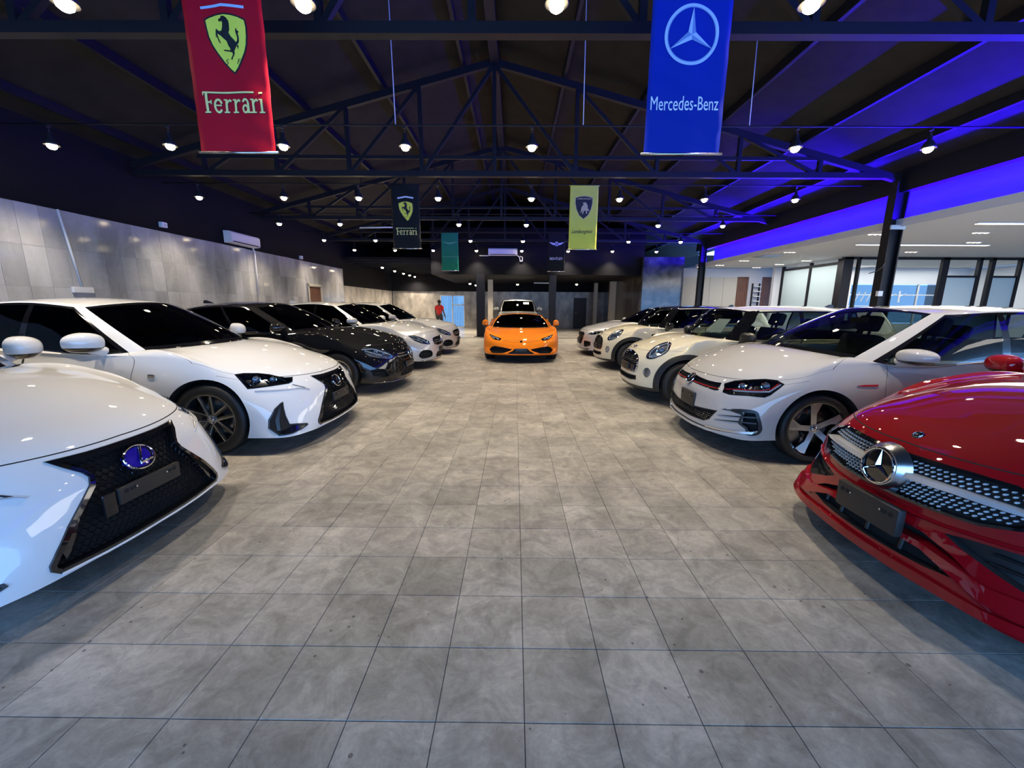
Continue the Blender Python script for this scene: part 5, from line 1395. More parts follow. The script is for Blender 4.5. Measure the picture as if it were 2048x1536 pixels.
c.sheet('front_lip', sym([(0, .185), (.4, .19), (.7, .21), (.78, .22), (.7, .17), (.4, .158), (0, .155)]), 0, .01, .03, 'gloss')
plate(c, -.24, .24, .36, .46, .0, .012, False)
mirrors(c, 1.6, .99, .97, P_GREY, .085, .115, .068); interior(c, 'seat', 1.62, z=-.12, tall=.9, xs=2.15, rear=False); wheels(c, 'tt', .24); c.done()

# ---- orange sports car, centre
c = Car('orange_sports_car', 'orange wedge-shaped sports car facing the camera in the middle of the aisle', HUR, .16, 9.7, 90, P_ORANGE, 'glass_smoke', 'glass_smoke')
HH = [(.805, .690), (.72, .655), (.60, .617), (.485, .582), (.525, .540), (.66, .556), (.735, .600), (.775, .645)]
c.lamp(HH, 0, [(.69, .605, .022), (.60, .578, .020)], [([(.76, .655), (.70, .60), (.655, .585)], .010), ([(.67, .625), (.60, .595), (.55, .565)], .010), ([(.60, .60), (.575, .565)], .008)], depth=.08)
IN = [(.80, .31), (.74, .385), (.66, .418), (.45, .395), (.20, .352), (.26, .300), (.46, .232), (.72, .225)]
c.cut(inset(IN, .006), 0, .09, sides=(1, -1)); fi = c.ring('air_intake', IN, .010, off=.004, depth=.04, mat=P_ORANGE, sides=(1, -1), h=.04)
for z_ in (.27, .31, .35): c.line('intake_slat', [(.74, z_), (.42, z_)], 0, -.07, .006, 'liner', (1, -1), parent=fi)
MD = sym([(0, .360), (.17, .352), (.20, .315), (.34, .245), (.30, .232), (0, .228)]); c.cut(inset(MD, .004), 0, .07); c.sheet('centre_intake', inset(MD, .004), 0, -.05, .006, 'trim')
c.sheet('splitter', sym([(0, .215), (.35, .212), (.6, .215), (.8, .225), (.84, .215), (.7, .200), (.3, .195), (0, .194)]), 0, .012, .03, P_ORANGE)
plate(c, -.15, .15, .285, .365, .02, .014, False, mat='trim')
mt = c.spot(0, .515, off=.003); b_ = bmesh.new(); prism(b_, [(-.032, .04), (.032, .04), (.034, .0), (.016, -.035), (0, -.045), (-.016, -.035), (-.034, 0)], 0, .006, mt); prism(b_, [(-.026, .034), (.026, .034), (.028, 0), (.012, -.03), (0, -.038), (-.012, -.03), (-.028, 0)], .006, .008, mt, mi=1); c.add('emblem', b_, [M['satin'], M['gloss']], angle=30)
for sd in (1, -1): c.line('hood_crease', [(.72, .785), (.60, .70), (.50, .655)], 0, -.002, .006, P_ORANGE, (sd,))
c.line('hood_seam', [(-.45, .53), (-.2, .505), (0, .50), (.2, .505), (.45, .53)], 0, .001, .003, 'liner')
mirrors(c, 1.62, .985, .90, P_ORANGE, .09, .085, .105, low='trim'); interior(c, 'seat_tan', 1.62, z=-.26, tall=.88, xs=2.3, rear=False, wheel_side=1); wheels(c, 'hur', .26); c.done()

# ---- white off-roader behind it
c = Car('white_suv', 'tall white car behind the orange sports car with a paper in its windscreen', RANGE, .15, 18.7, 90, P_WHITE2, 'glass_smoke', 'glass_smoke')
gg = sym([(0, .86), (.48, .85), (.50, .80), (.46, .74), (0, .74)]); c.cut(inset(gg, .006), 0, .05); fr = c.ring('grille_frame', gg, .014, off=.005, depth=.03, mat='gloss')[0]
c.lamp([(.80, .87), (.70, .87), (.56, .85), (.54, .79), (.62, .77), (.78, .79)], 15, [(.70, .83, .03), (.62, .81, .03)])
lw = sym([(0, .55), (.4, .54), (.5, .46), (.4, .42), (0, .42)]); c.cut(inset(lw, .006), 0, .05); c.ring('lower_grille', lw, .014, off=.005, depth=.02, mat='trim')
c.sheet('windshield_paper', [(-.54, 1.44), (-.26, 1.44), (-.26, 1.54), (-.54, 1.54)], 0, .004, .002, 'paper')
mirrors(c, 1.42, 1.07, 1.20, P_WHITE2, .09, .12, .10, low='trim'); interior(c, 'seat', 1.5, xs=2.1); wheels(c, 'rr', .255); plate(c, -.26, .26, .60, .71, -.01, .015, False); c.done()
# ------------------------------------------------------------------ cables and lamps
ROWS = [3.52, 6.32, 9.17, 12.02, 14.95, 17.55]
XS = [-6.75, -5.0, -3.4, -1.62, .27, 2.15, 4.02, 5.88]
ORD = ['first', 'second', 'third', 'fourth', 'fifth', 'sixth', 'seventh', 'eighth']
M['shade'] = principled('lamp_shade', (.02, .02, .022), .4); M['reflector'] = principled('lamp_reflector', (.8, .75, .65), .25, .9)
for k, y in enumerate(ROWS):
    b_ = bmesh.new(); tube(b_, [(-7.5, y, 3.905), (-3.5, y, 3.90), (0, y, 3.90), (3.5, y, 3.90), (7.45, y, 3.905)], .012, 6)
    tag(new_obj('lamp_cable', b_, M['steel']), 'black cable strung across the hall carrying the %s row of lamps from the front' % ORD[k], 'cable')
SHADE = []
b_ = bmesh.new(); lathe(b_, [(.020, .20), (.028, .19), (.030, .13), (.050, .11), (.082, .05), (.092, .02), (.086, .02), (.074, .05), (.044, .10), (.0, .10)], 20)
sh = D.meshes.new('lamp_shade'); b_.to_mesh(sh); b_.free(); sh.materials.append(M['shade'])
b_ = bmesh.new(); lathe(b_, [(0, -.032), (.030, -.028), (.052, -.010), (.058, .015), (.050, .05), (.028, .10), (.0, .115)], 16); bl = D.meshes.new('bulb'); b_.to_mesh(bl); b_.free(); bl.materials.append(M['bulb'])
b_ = bmesh.new(); tube(b_, [(0, 0, .195), (.004, 0, .23), (0, 0, .27)], .006, 6); box(b_, -.018, .018, -.02, .02, .255, .286); hg = D.meshes.new('hanger'); b_.to_mesh(hg); b_.free(); hg.materials.append(M['shade'])
spotd = D.lights.new('lamp_light', 'SPOT'); spotd.energy = LAMP_W; spotd.color = LAMP_COL; spotd.spot_size = math.radians(102); spotd.spot_blend = .95; spotd.shadow_soft_size = .05
spotr = spotd.copy(); spotr.energy = LAMP_W * 1.1; spotr.spot_size = math.radians(150)
def lamp_at(x, y, z, label, full=True):
    t = thing('spot_lamp', label, 'lamp', (x, y, z))
    for nm, m in (('lamp_shade', sh), ('bulb', bl), ('hanger', hg)):
        o = D.objects.new(nm, m); COL.objects.link(o); o.parent = t
    l = D.objects.new('lamp_light', spotd if z > 3.3 else spotr); COL.objects.link(l); l.parent = t; l.location = (0, 0, -.05)
    return t
for k, y in enumerate(ROWS):
    for i, x in enumerate(XS):
        lamp_at(x + random.uniform(-.06, .06), y, 3.60, 'warm hanging lamp on the %s cable from the front, %s from the marble wall' % (ORD[k], ORD[i]))
for k, (x, y) in enumerate([(-6.0, 18.8), (-6.0, 20.7), (-6.0, 22.3), (-6.0, 23.6), (-6.0, 24.8)]):
    lamp_at(x, y, 3.01, 'small warm lamp under the low rear left ceiling, %s from the front' % ORD[k])
for (x, y, l) in ((-2.2, 20.2, 'small warm lamp under the bulkhead just left of the thick black column'), (-2.05, 21.6, 'small warm lamp under the bulkhead, deeper of the pair by the thick column'), (.12, 20.6, 'small warm lamp under the bulkhead above the white car'), (3.0, 20.2, 'small warm lamp under the bulkhead right of the black columns')):
    lamp_at(x, y, 2.392, l)
# thin hanger wires from the roof
for x, y, l in ((-1.72, 6.32, 'left of the black post banner'), (.95, 6.32, 'near the middle of the second cable'), (3.3, 6.32, 'right of the blue banner')):
    b_ = bmesh.new(); tube(b_, [(x, y, 3.913), (x - .02, y, roof_z(x))], .007, 5); tag(new_obj('hanger_wire', b_, M['plastic']), 'pale wire from roof to second lamp cable, ' + l, 'wire')

# ------------------------------------------------------------------ banners
def cloth_mat(name, col):
    m = principled(name, col, .6, Specular_IOR_Level=.12); return m
M['b_red'] = cloth_mat('red_cloth', (.46, .006, .020)); M['b_blue'] = cloth_mat('blue_cloth', (.004, .022, .30)); M['b_black'] = cloth_mat('black_cloth', (.012, .012, .014))
M['b_yellow'] = cloth_mat('yellow_cloth', (.70, .66, .10)); M['b_green'] = cloth_mat('green_cloth', (.02, .22, .13))
M['k_yellow'] = principled('print_yellow', (.86, .80, .08), .6); M['k_cream'] = principled('print_cream', (.90, .74, .26), .6); M['k_black'] = principled('print_black', (.008, .008, .010), .6)
M['k_white'] = principled('print_white', (.72, .76, .85), .6); M['k_silver'] = principled('print_silver', (.42, .55, .78), .5); M['k_silver2'] = principled('print_silver_dark', (.16, .26, .50), .5); M['k_gold'] = principled('print_gold', (.55, .42, .22), .5)
BH = 1.292
class Banner:
    def __init__(s, label, x, y, mat, w=.60, tilt=0, z0=2.585, seed=1):
        s.t = thing('banner', label, 'banner', (x, y, z0), tilt); s.w = w; r = random.Random(seed); s.ph = [r.uniform(0, 6) for _ in range(6)]
        b_ = bmesh.new(); nx, nz = 16, 36
        g = [[b_.verts.new((w * (i / nx - .5), s.dep(w * (i / nx - .5), BH * j / nz), BH * j / nz)) for i in range(nx + 1)] for j in range(nz + 1)]
        g2 = [[b_.verts.new((v.co.x, v.co.y + .002, v.co.z)) for v in row] for row in g]
        for j in range(nz):
            for i in range(nx):
                b_.faces.new((g[j][i], g[j][i+1], g[j+1][i+1], g[j+1][i])).smooth = True; b_.faces.new((g2[j][i], g2[j+1][i], g2[j+1][i+1], g2[j][i+1])).smooth = True
        for j in range(nz):
            b_.faces.new((g[j][0], g[j+1][0], g2[j+1][0], g2[j][0])); b_.faces.new((g[j][nx], g2[j][nx], g2[j+1][nx], g[j+1][nx]))
        new_obj('cloth', b_, mat, s.t)
        for nm, zz in (('bottom_rod', .006), ('top_rod', BH)):
            b_ = bmesh.new(); tube(b_, [(-w / 2 - .022, s.dep(0, zz), zz), (w / 2 + .022, s.dep(0, zz), zz)], .009, 8); new_obj(nm, b_, M['satin'] if nm == 'bottom_rod' else mat, s.t)
    def dep(s, x, z):
        u = z / BH
        return .004 * math.sin(3.1 * x * 6 + s.ph[0] + 2.5 * u) * (1 - abs(2 * u - 1) * .6) + .0035 * math.sin(17 * z + s.ph[1] + 9 * x) * max(0, x / s.w + .2) + .002 * math.sin(31 * z + 14 * x + s.ph[2])
    def put(s, name, polys, mat, lift=.0025, parent=None):
        """flat print: polygons in banner coordinates (x from the middle, z from the bottom)"""
        b_ = bmesh.new()
        for q in polys:
            vv, ff, _ = tri2d(q, h=.022)
            vs = [b_.verts.new((v[0], s.dep(v[0], v[1]) - lift, v[1])) for v in vv]
            for f in ff:
                try: b_.faces.new([vs[i] for i in f])
                except (ValueError, TypeError): pass
        bmesh.ops.recalc_face_normals(b_, faces=b_.faces)
        return new_obj(name, b_, mat, parent or s.t)
    def text(s, name, body, cx, cz, width, mat, shear=0, lift=.0035, weight=0, space=1, height=None, flip=False):
        cu = D.curves.new(name, 'FONT'); cu.body = body; cu.align_x = 'CENTER'; cu.shear = shear; cu.offset = weight; cu.space_character = space; cu.resolution_u = 3
        o = D.objects.new(name, cu); COL.objects.link(o); dg = bpy.context.evaluated_depsgraph_get(); dg.update()
        me = D.meshes.new_from_object(o.evaluated_get(dg)); D.objects.remove(o)
        tb_ = bmesh.new(); tb_.from_mesh(me); bmesh.ops.triangulate(tb_, faces=tb_.faces); bmesh.ops.subdivide_edges(tb_, edges=tb_.edges, cuts=2); tb_.to_mesh(me); tb_.free()
        xs = [v.co.x for v in me.vertices]; zs = [v.co.y for v in me.vertices]; k = width / (max(xs) - min(xs)); kz = (height / (max(zs) - min(zs))) if height else k
        mx, mz = (max(xs) + min(xs)) / 2, (max(zs) + min(zs)) / 2
        for v in me.vertices:
            x, z = cx + (v.co.x - mx) * k, cz + (v.co.y - mz) * kz; v.co = (x, s.dep(x, z) - lift, z)
        me.materials.clear(); me.materials.append(mat); o = D.objects.new(name, me); COL.objects.link(o); o.parent = s.t; return o
def stroke(pts, w):
    """a polyline with its own width at each point, as polygons"""
    P = [Vector(p) for p in pts]; n = len(P); L = []; R = []
    for i in range(n):
        t = (P[min(i+1, n-1)] - P[max(i-1, 0)]).normalized(); q = Vector((-t.y, t.x)); ww = (w[i] if isinstance(w, (list, tuple)) else w) / 2
        L.append(tuple(P[i] + q * ww)); R.append(tuple(P[i] - q * ww))
    return L + R[::-1]
# prancing horse traced on a 1344 x 1536 grid of the banner, then mapped into the shield
HORSE = [
 [(478,160),(500,158),(525,172),(548,205),(552,240),(550,290),(538,312),(556,345),(585,378),(606,402),(606,425),(590,452),(575,480),(560,492),(540,480),(535,450),(520,425),(508,385),(480,360),(455,335),(435,322),(425,315),(415,335),(418,352),(408,350),(408,325),(412,290),(420,270),(432,285),(450,296),(470,290),(482,262),(488,225),(482,206),(462,214),(450,202),(456,186),(474,178)],
 [(425,318),(432,350),(442,385),(450,398),(442,405),(430,385),(420,350),(416,325)],
 [(555,470),(580,488),(572,515),(555,540),(548,558),(536,556),(540,540),(558,512),(556,498)],
 [(560,492),(520,482),(490,478),(474,474),(472,464),(495,466),(530,470),(558,476)],
 [(600,425),(622,412),(632,388),(634,355),(628,320),(640,305),(620,290),(618,275),(628,262),(608,280),(606,300),(612,330),(618,355),(614,380),(602,398)],
 [(604,418),(622,428),(614,466),(606,440)]]
def shield(B, cx, cz, w, h, parts, st=True):
    def mp(q): return [((a - 515) / 410 * w * .98 + cx - .0, (405 - b) / 560 * h + cz) for a, b in q]
    out = [(312,190),(360,165),(430,140),(500,128),(570,136),(640,155),(705,185),(716,260),(716,340),(705,420),(680,495),(640,580),(600,640),(555,690),(510,650),(460,590),(400,500),(360,430),(330,350),(318,270)]
    B.put('shield_border', [mp(out)], M['k_black'], .002)
    B.put('shield', [inset(mp(out), .006 * w / .17)], M['k_yellow'], .003)
    B.put('horse', [mp(q) for q in HORSE], M['k_black'], .004)
    if st:
        for ch, x_ in (('S', 492), ('F', 612)):
            a, b = mp([(x_, 575)])[0]; B.text('initial', ch, a, b, w * .10, M['k_black'], shear=.35, lift=.0042, height=h * .085)
def serif_word(cx, cz, w):
    """condensed slab-serif letters F e r r a r i under one long bar, drawn as strokes (unit: x height .68)"""
    def ring(x, y, a, b, a0, a1, th): return stroke([(x + a * math.cos(math.radians(a0 + (a1 - a0) * k / 16)), y + b * math.sin(math.radians(a0 + (a1 - a0) * k / 16))) for k in range(17)], th)
    def stem(x, y0, y1, th=.12): return [(x - th / 2, y0), (x + th / 2, y0), (x + th / 2, y1), (x - th / 2, y1)]
    def slab(x, y, l=.30, th=.07): return [(x - l / 2, y), (x + l / 2, y), (x + l / 2, y + th), (x - l / 2, y + th)]
    rr = lambda x: [stem(x, 0, .66), slab(x, 0), slab(x - .06, .60, .16, .06), stroke([(x + .03, .44), (x + .10, .56), (x + .20, .62), (x + .27, .55)], [.05, .09, .11, .10])]
    L_ = [('F', [stem(.10, 0, .95, .14), slab(.10, 0, .34), [(.14, .46), (.34, .46), (.34, .54), (.14, .54)], stem(.34, .40, .60, .06), [(-.10, .92), (2.75, .92), (2.75, 1.0), (-.10, 1.0)], stem(-.07, .82, 1.0, .06)]),
          ('e', [ring(.72, .33, .19, .30, 20, 325, .11), [(.55, .32), (.90, .32), (.90, .385), (.55, .385)]]),
          ('r', rr(1.16)), ('r', rr(1.66)),
          ('a', [ring(2.20, .20, .13, .17, 0, 360, .10), stem(2.37, 0, .50, .12), slab(2.42, 0, .20), ring(2.23, .47, .14, .17, 0, 165, .10)]),
          ('r', rr(2.66)), ('i', [stem(3.12, 0, .66), slab(3.12, 0), slab(3.07, .60, .16, .06), [(3.0, .90), (3.20, .92), (3.20, 1.0), (3.0, .98)]])]
    k = w / 3.45
    return [(n, [[(cx + (a - 1.6) * k, cz + (b - .5) * k * 1.06) for a, b in q] for q in P]) for n, P in L_]
def ferrari_text(B, cx, cz, w, mat, shadow=None):
    for nm, polys in serif_word(cx, cz, w):
        if shadow: B.put('letter_shadow', [[(a + .004, b - .004) for a, b in q] for q in polys], shadow, .0026)
        B.put('letter', polys, mat, .0036)
R1 = Banner('large red banner with a black horse on a yellow shield, hung front left', -2.232, 3.52, M['b_red'], .60, .0, seed=3)
shield(R1, .012, .772, .335, .415, 1)
R1.put('chevron', [stroke([(-.165, 1.005), (-.01, 1.028), (.165, 1.01)], .018)], M['k_silver'], .003)
ferrari_text(R1, .012, .365, .49, M['k_cream'], M['k_black'])
R2 = Banner('large blue banner with a silver star in a ring, hung front right', 1.318, 3.52, M['b_blue'], .60, .0, seed=5)
n_ = 48; rr_ = .205; cx_, cz_ = .01, .835
ro = [(cx_ + rr_ * math.cos(2*math.pi*k/n_), cz_ + rr_ * math.sin(2*math.pi*k/n_)) for k in range(n_)]; ri = [(cx_ + rr_ * .90 * math.cos(2*math.pi*k/n_), cz_ + rr_ * .90 * math.sin(2*math.pi*k/n_)) for k in range(n_)]
R2.put('ring', [[ro[k], ro[(k+1) % n_], ri[(k+1) % n_], ri[k]] for k in range(n_)], M['k_silver'], .003)
R2.put('ring_shade', [[ri[k], ri[(k+1) % n_], (cx_ + (ri[(k+1) % n_][0]-cx_) * .965, cz_ + (ri[(k+1) % n_][1]-cz_) * .965), (cx_ + (ri[k][0]-cx_) * .965, cz_ + (ri[k][1]-cz_) * .965)] for k in range(n_)], M['k_silver2'], .003)
for nm, sg, mat in (('star', 1, 'k_silver'), ('star_shade', -1, 'k_silver2')):
    pol = []
    for k in range(3):
        a = math.pi / 2 + k * 2 * math.pi / 3; tip = (cx_ + rr_ * .90 * math.cos(a), cz_ + rr_ * .90 * math.sin(a)); b2 = a + sg * math.pi / 3
        pol.append([(cx_, cz_), tip, (cx_ + rr_ * .17 * math.cos(b2), cz_ + rr_ * .17 * math.sin(b2))])
    R2.put(nm, pol, M[mat], .0035)
R2.text('lettering', 'Mercedes-Benz', -.005, .368, .53, M['k_white'], weight=0, height=.098)
R3 = Banner('black banner with a yellow horse shield, hung mid-hall on the left', -2.35, 9.15, M['b_black'], .60, .0, seed=8)
shield(R3, .0, .772, .335, .415, 1); R3.put('chevron', [stroke([(-.17, 1.03), (.0, 1.06), (.17, 1.035)], .03)], M['k_white'], .003); ferrari_text(R3, .0, .362, .46, M['k_cream'])
R4 = Banner('bright yellow banner with a bull on a black shield, hung mid-hall on the right', 1.45, 9.15, M['b_yellow'], .60, .0, seed=9)
sh4 = [(-.185, 1.06), (-.10, 1.085), (0, 1.095), (.10, 1.085), (.185, 1.06), (.19, .95), (.16, .82), (.10, .70), (0, .62), (-.10, .70), (-.16, .82), (-.19, .95)]
R4.put('shield_border', [sh4], M['k_gold'], .002); R4.put('shield', [inset(sh4, .012)], M['k_black'], .003)
R4.put('bull', [[(-.075, .74), (-.06, .80), (-.05, .86), (-.01, .92), (.03, .95), (.06, .94), (.08, .90), (.085, .84), (.11, .82), (.12, .78), (.09, .80), (.07, .79), (.075, .74), (.05, .73), (.045, .79), (.01, .80), (-.01, .74), (-.03, .72), (-.025, .79), (-.05, .77)], [(-.01, .93), (-.03, .965), (.0, .955), (.03, .97), (.05, .95)]], M['k_gold'], .004)
R4.text('shield_word', 'LAMBORGHINI', 0, 1.035, .30, M['k_gold'], lift=.004, weight=.01)
R4.text('lettering', 'Lamborghini', -.02, .365, .46, M['k_black'], shear=.5, weight=.012, height=.10)
R5 = Banner('green banner with faint pale wings, hung far back left of the white air conditioner', -2.33, 14.95, M['b_green'], .60, .0, seed=11)
R5.put('wings', [stroke([(-.26, .99), (-.12, .965), (0, .94), (.12, .965), (.26, .99)], [.01, .035, .05, .035, .01])], principled('print_pale_green', (.16, .42, .32), .6), .003)
R5.put('crease_line', [stroke([(-.27, .49), (.27, .50)], .012)], D.materials['print_pale_green'], .003)
R6 = Banner('black banner with white wings on its top half, hung far back right', 1.46, 14.95, M['b_black'], .60, .0, seed=12)
wing = [(-.27, 1.0), (-.20, .995), (-.10, .975), (-.06, .96), (-.06, .92), (-.10, .905), (-.17, .935)]
R6.put('wings', [wing, [(-a, b) for a, b in wing][::-1], ell(0, .945, .075, .075, 20)], M['k_white'], .003); R6.put('wing_hub', [ell(0, .945, .055, .055, 20)], M['k_black'], .004)
R6.text('wing_letter', 'B', 0, .945, .05, M['k_white'], lift=.005, weight=.02); R6.text('lettering', 'BENTLEY', 0, .445, .46, M['k_white'], weight=.012, height=.085)

# ------------------------------------------------------------------ air conditioners, boxes on the left wall
def aircon(label, loc, rz, w=.95):
    t = thing('air_conditioner', label, 'air conditioner', loc, rz)
    b_ = bmesh.new(); prism(b_, [(0, 0), (.17, .015), (.205, .06), (.205, .25), (.17, .29), (0, .30)], -w / 2, w / 2, Matrix(((0, 0, 1, 0), (-1, 0, 0, 0), (0, 1, 0, 0), (0, 0, 0, 1)))); bmesh.ops.recalc_face_normals(b_, faces=b_.faces)
    new_obj('casing', b_, M['plastic'], t); new_obj('air_slot', mk(-w / 2 + .08, w / 2 - .08, -.207, -.12, .028, .052), M['blackplastic'], t); new_obj('flap', mk(-w / 2 + .09, w / 2 - .09, -.212, -.202, .055, .075), M['plastic'], t)
    return t
t = aircon('white air conditioner high on the black left wall above the marble', (XL + .006, 11.5, 2.95), math.pi / 2, 1.2)
b_ = bmesh.new(); tube(b_, [(-.50, -.03, .02), (-.53, -.06, -.10), (-.54, -.05, -.2), (-.52, -.06, -.16)], .018, 8); tube(b_, [(-.53, -.06, -.16), (-.53, -.035, -1.35)], .016, 8); o = new_obj('drain_pipe', b_, M['plastic'], t)
for v in o.data.vertices: v.co.x *= -1
t = aircon('white air conditioner on the front of the black bulkhead between the banners', (-.53, 17.88, 3.45), 0, 1.22)
b_ = bmesh.new(); tube(b_, [(-1.0, -.03, .0), (-.6, -.03, .0)], .02, 8); tube(b_, [(.60, -.05, .02), (.70, -.05, -.05), (.74, -.05, -.22), (.82, -.05, -.22), (.84, -.05, -.06), (.74, -.05, -.02)], .02, 8); new_obj('drain_pipe', b_, M['plastic'], t)
aircon('white air conditioner inside the frosted office behind the glass', (12.3, 16.98, 2.35), 0, .95)
b_ = bmesh.new(); box(b_, -.15, .15, -.2, .2, -.02, .02, bevel=.01)
t = thing('ceiling_lamp_panel', 'flat white hanging light panel beneath the bulkhead by the right black column', 'light', (1.3, 19.5, 2.42))
new_obj('panel', mk(-.42, .42, -.1, .1, -.02, .02), M['plastic'], t); b_ = bmesh.new(); tube(b_, [(-.38, 0, .02), (-.38, 0, .26)], .008, 6); tube(b_, [(.38, 0, .02), (.38, 0, .26)], .008, 6); new_obj('rods', b_, M['steel'], t)
def conduit(y0, y1, z0, z1, label):
    t = thing('conduit', label, 'pipe', (XL, y0, z0))
    b_ = bmesh.new(); tube(b_, [(.018, 0, 0), (.018, y1 - y0, z1 - z0)], .018, 8); new_obj('pipe', b_, M['plastic'], t)
    b_ = bmesh.new(); box(b_, 0, .05, -.17, .17, -.10, .0, bevel=.01); new_obj('socket_box', b_, M['plastic'], t)
conduit(7.15, 7.0, 1.66, 2.90, 'white conduit with a socket box running down the marble near the front')
for (y, z, l) in ((9.05, 2.98, 'small white sensor box on the black wall above the marble'), (14.7, 2.94, 'tiny white sensor at the top of the marble near the brown door')):
    t = thing('sensor_box', l, 'sensor', (XL, y, z)); b_ = bmesh.new(); box(b_, -.02, .06, -.07, .07, 0, .11, bevel=.012); new_obj('case', b_, M['plastic'], t); new_obj('eye', mk(.06, .066, -.03, .03, .03, .07), M['bluewall'], t)
t = thing('tube_light', 'unlit white tube light hanging near the black horse banner', 'light', (-3.3, 10.6, 3.3)); b_ = bmesh.new(); tube(b_, [(-.6, 0, -.03), (.6, .3, .05)], .018, 8); new_obj('tube', b_, M['plastic'], t)
b_ = bmesh.new(); tube(b_, [(-.5, .02, -.02), (-.5, .02, 1.866)], .005, 5); tube(b_, [(.5, .27, .05), (.5, .27, 2.117)], .005, 5); new_obj('wires', b_, M['steel'], t)

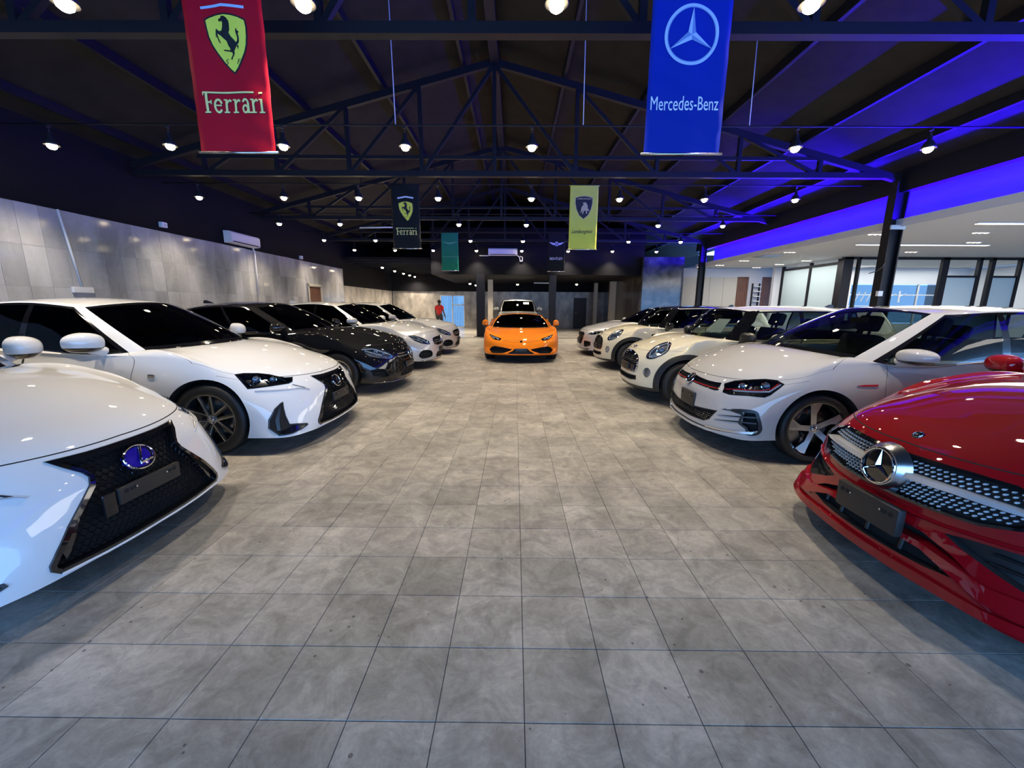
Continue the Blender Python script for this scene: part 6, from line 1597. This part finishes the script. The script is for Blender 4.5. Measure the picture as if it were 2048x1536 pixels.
# ------------------------------------------------------------------ the man in red, walking away
def person(x, y, rz, h=1.62):
    t = thing('person', 'person in a red shirt walking away by the back glass door', 'person', (x, y, 0), rz)
    k = h / 1.75
    def skin(name, vs, es, mat, sub=2):
        me = D.meshes.new(name); me.from_pydata([Vector(v[0]) * k for v in vs], es, []); o = D.objects.new(name, me); COL.objects.link(o)
        md = o.modifiers.new('s', 'SKIN'); sv = me.skin_vertices[0].data
        for i, v in enumerate(vs): sv[i].radius = (v[1][0] * k, v[1][1] * k)
        sv[0].use_root = True; md.use_smooth_shade = True
        ss = o.modifiers.new('d', 'SUBSURF'); ss.levels = sub; ss.render_levels = sub
        dg = bpy.context.evaluated_depsgraph_get(); dg.update(); m2 = D.meshes.new_from_object(o.evaluated_get(dg)); D.objects.remove(o)
        m2.materials.clear(); m2.materials.append(mat); m2.shade_smooth(); o = D.objects.new(name, m2); COL.objects.link(o); o.parent = t; return o
    sk = principled('brown_skin', (.06, .032, .02), .5); rd = principled('red_shirt', (.50, .012, .015), .75); tr = principled('dark_trousers', (.02, .022, .03), .8); sho = principled('dark_shoes', (.015, .013, .012), .5); hr = principled('black_hair', (.006, .005, .005), .8)
    # y forward is away from the camera; one continuous body: pelvis, spine, neck, head, arms, legs
    B_ = [((0, 0, .95), (.15, .11)), ((0, .0, 1.12), (.15, .10)), ((0, .01, 1.30), (.17, .11)), ((0, .0, 1.44), (.12, .085)), ((0, .01, 1.51), (.055, .055)), ((0, .025, 1.60), (.075, .09)), ((0, .02, 1.69), (.07, .088)),
          ((.19, 0, 1.41), (.058, .058)), ((.25, -.03, 1.15), (.045, .045)), ((.29, .06, .92), (.034, .036)), ((.30, .09, .84), (.028, .040)),
          ((-.19, 0, 1.41), (.058, .058)), ((-.25, .06, 1.16), (.045, .045)), ((-.27, .16, .94), (.034, .036)), ((-.27, .19, .86), (.028, .040)),
          ((.10, .0, .88), (.095, .10)), ((.11, .10, .50), (.062, .066)), ((.11, .03, .09), (.042, .046)), ((-.10, 0, .88), (.095, .10)), ((-.11, -.02, .50), (.062, .066)), ((-.11, -.16, .12), (.042, .046))]
    E_ = [(0, 1), (1, 2), (2, 3), (3, 4), (4, 5), (5, 6), (3, 7), (7, 8), (8, 9), (9, 10), (3, 11), (11, 12), (12, 13), (13, 14), (0, 15), (15, 16), (16, 17), (0, 18), (18, 19), (19, 20)]
    skin('body', B_, E_, sk)
    S_ = [((0, 0, .84), (.168, .128)), ((0, .0, 1.12), (.165, .115)), ((0, .01, 1.30), (.182, .12)), ((0, .0, 1.43), (.13, .095)), ((.19, 0, 1.41), (.072, .072)), ((.235, -.02, 1.21), (.064, .064)), ((-.19, 0, 1.41), (.072, .072)), ((-.232, .04, 1.21), (.064, .064))]
    skin('shirt', S_, [(0, 1), (1, 2), (2, 3), (3, 4), (4, 5), (3, 6), (6, 7)], rd)
    T_ = [((0, 0, .93), (.155, .115)), ((.10, .0, .86), (.105, .11)), ((.11, .10, .50), (.078, .08)), ((.11, .04, .12), (.062, .062)), ((-.10, 0, .86), (.105, .11)), ((-.11, -.02, .50), (.078, .08)), ((-.11, -.15, .15), (.062, .062))]
    skin('trousers', T_, [(0, 1), (1, 2), (2, 3), (0, 4), (4, 5), (5, 6)], tr)
    for sx, yy, zz, tl in ((.11, .03, .0, 0), (-.11, -.17, .03, -.35)):
        b_ = bmesh.new(); sphere(b_, (0, .05, .045), (.045, .13, .045), 12, 8); b_.transform(Matrix.Translation((sx * k, yy * k, zz)) @ Matrix.Rotation(tl, 4, 'X')); new_obj('shoe', b_, sho, t)
    b_ = bmesh.new(); sphere(b_, (0, .015 * k, 1.675 * k), (.088 * k, .102 * k, .088 * k), 18, 12)
    bmesh.ops.bisect_plane(b_, geom=b_.verts[:] + b_.edges[:] + b_.faces[:], plane_co=(0, .06 * k, 1.63 * k), plane_no=(0, .55, -.8), clear_outer=True); new_obj('hair', b_, hr, t)
    for sg in (-1, 1):
        b_ = bmesh.new(); sphere(b_, (sg * .082 * k, .02 * k, 1.63 * k), (.012, .02, .032), 8, 6); new_obj('ear', b_, sk, t)
        bx_, by_, bz_ = ((.30, .09, .84) if sg > 0 else (-.27, .19, .86))
        for f in range(4):
            L_ = (.075, .085, .08, .062)[f]; p0 = Vector((bx_ , by_ + .03 - .02 * f, bz_ - .03)) * k; b_ = bmesh.new(); tube(b_, [p0, p0 + Vector((-.004 * sg, .006, -L_ * .5)) * k, p0 + Vector((-.016 * sg, .016, -L_)) * k], [.009 * k, .008 * k, .006 * k], 6); new_obj('finger', b_, sk, t)
        p0 = Vector((bx_ - .01 * sg, by_ + .04, bz_ + .0)) * k; b_ = bmesh.new(); tube(b_, [p0, p0 + Vector((-.012 * sg, .03, -.03)) * k, p0 + Vector((-.016 * sg, .035, -.06)) * k], [.011 * k, .009 * k, .007 * k], 6); new_obj('thumb', b_, sk, t)
    b_ = bmesh.new(); sphere(b_, (0, .108 * k, 1.615 * k), (.014, .018, .02), 8, 6); new_obj('nose', b_, sk, t)
    for sg in (-1, 1): b_ = bmesh.new(); sphere(b_, (sg * .03 * k, .098 * k, 1.645 * k), (.012, .008, .007), 8, 6); new_obj('eye', b_, M['paper'], t)
    b_ = bmesh.new(); sphere(b_, (0, .103 * k, 1.575 * k), (.022, .008, .006), 8, 6); new_obj('mouth', b_, hr, t)
person(-3.85, 20.8, math.radians(-12))
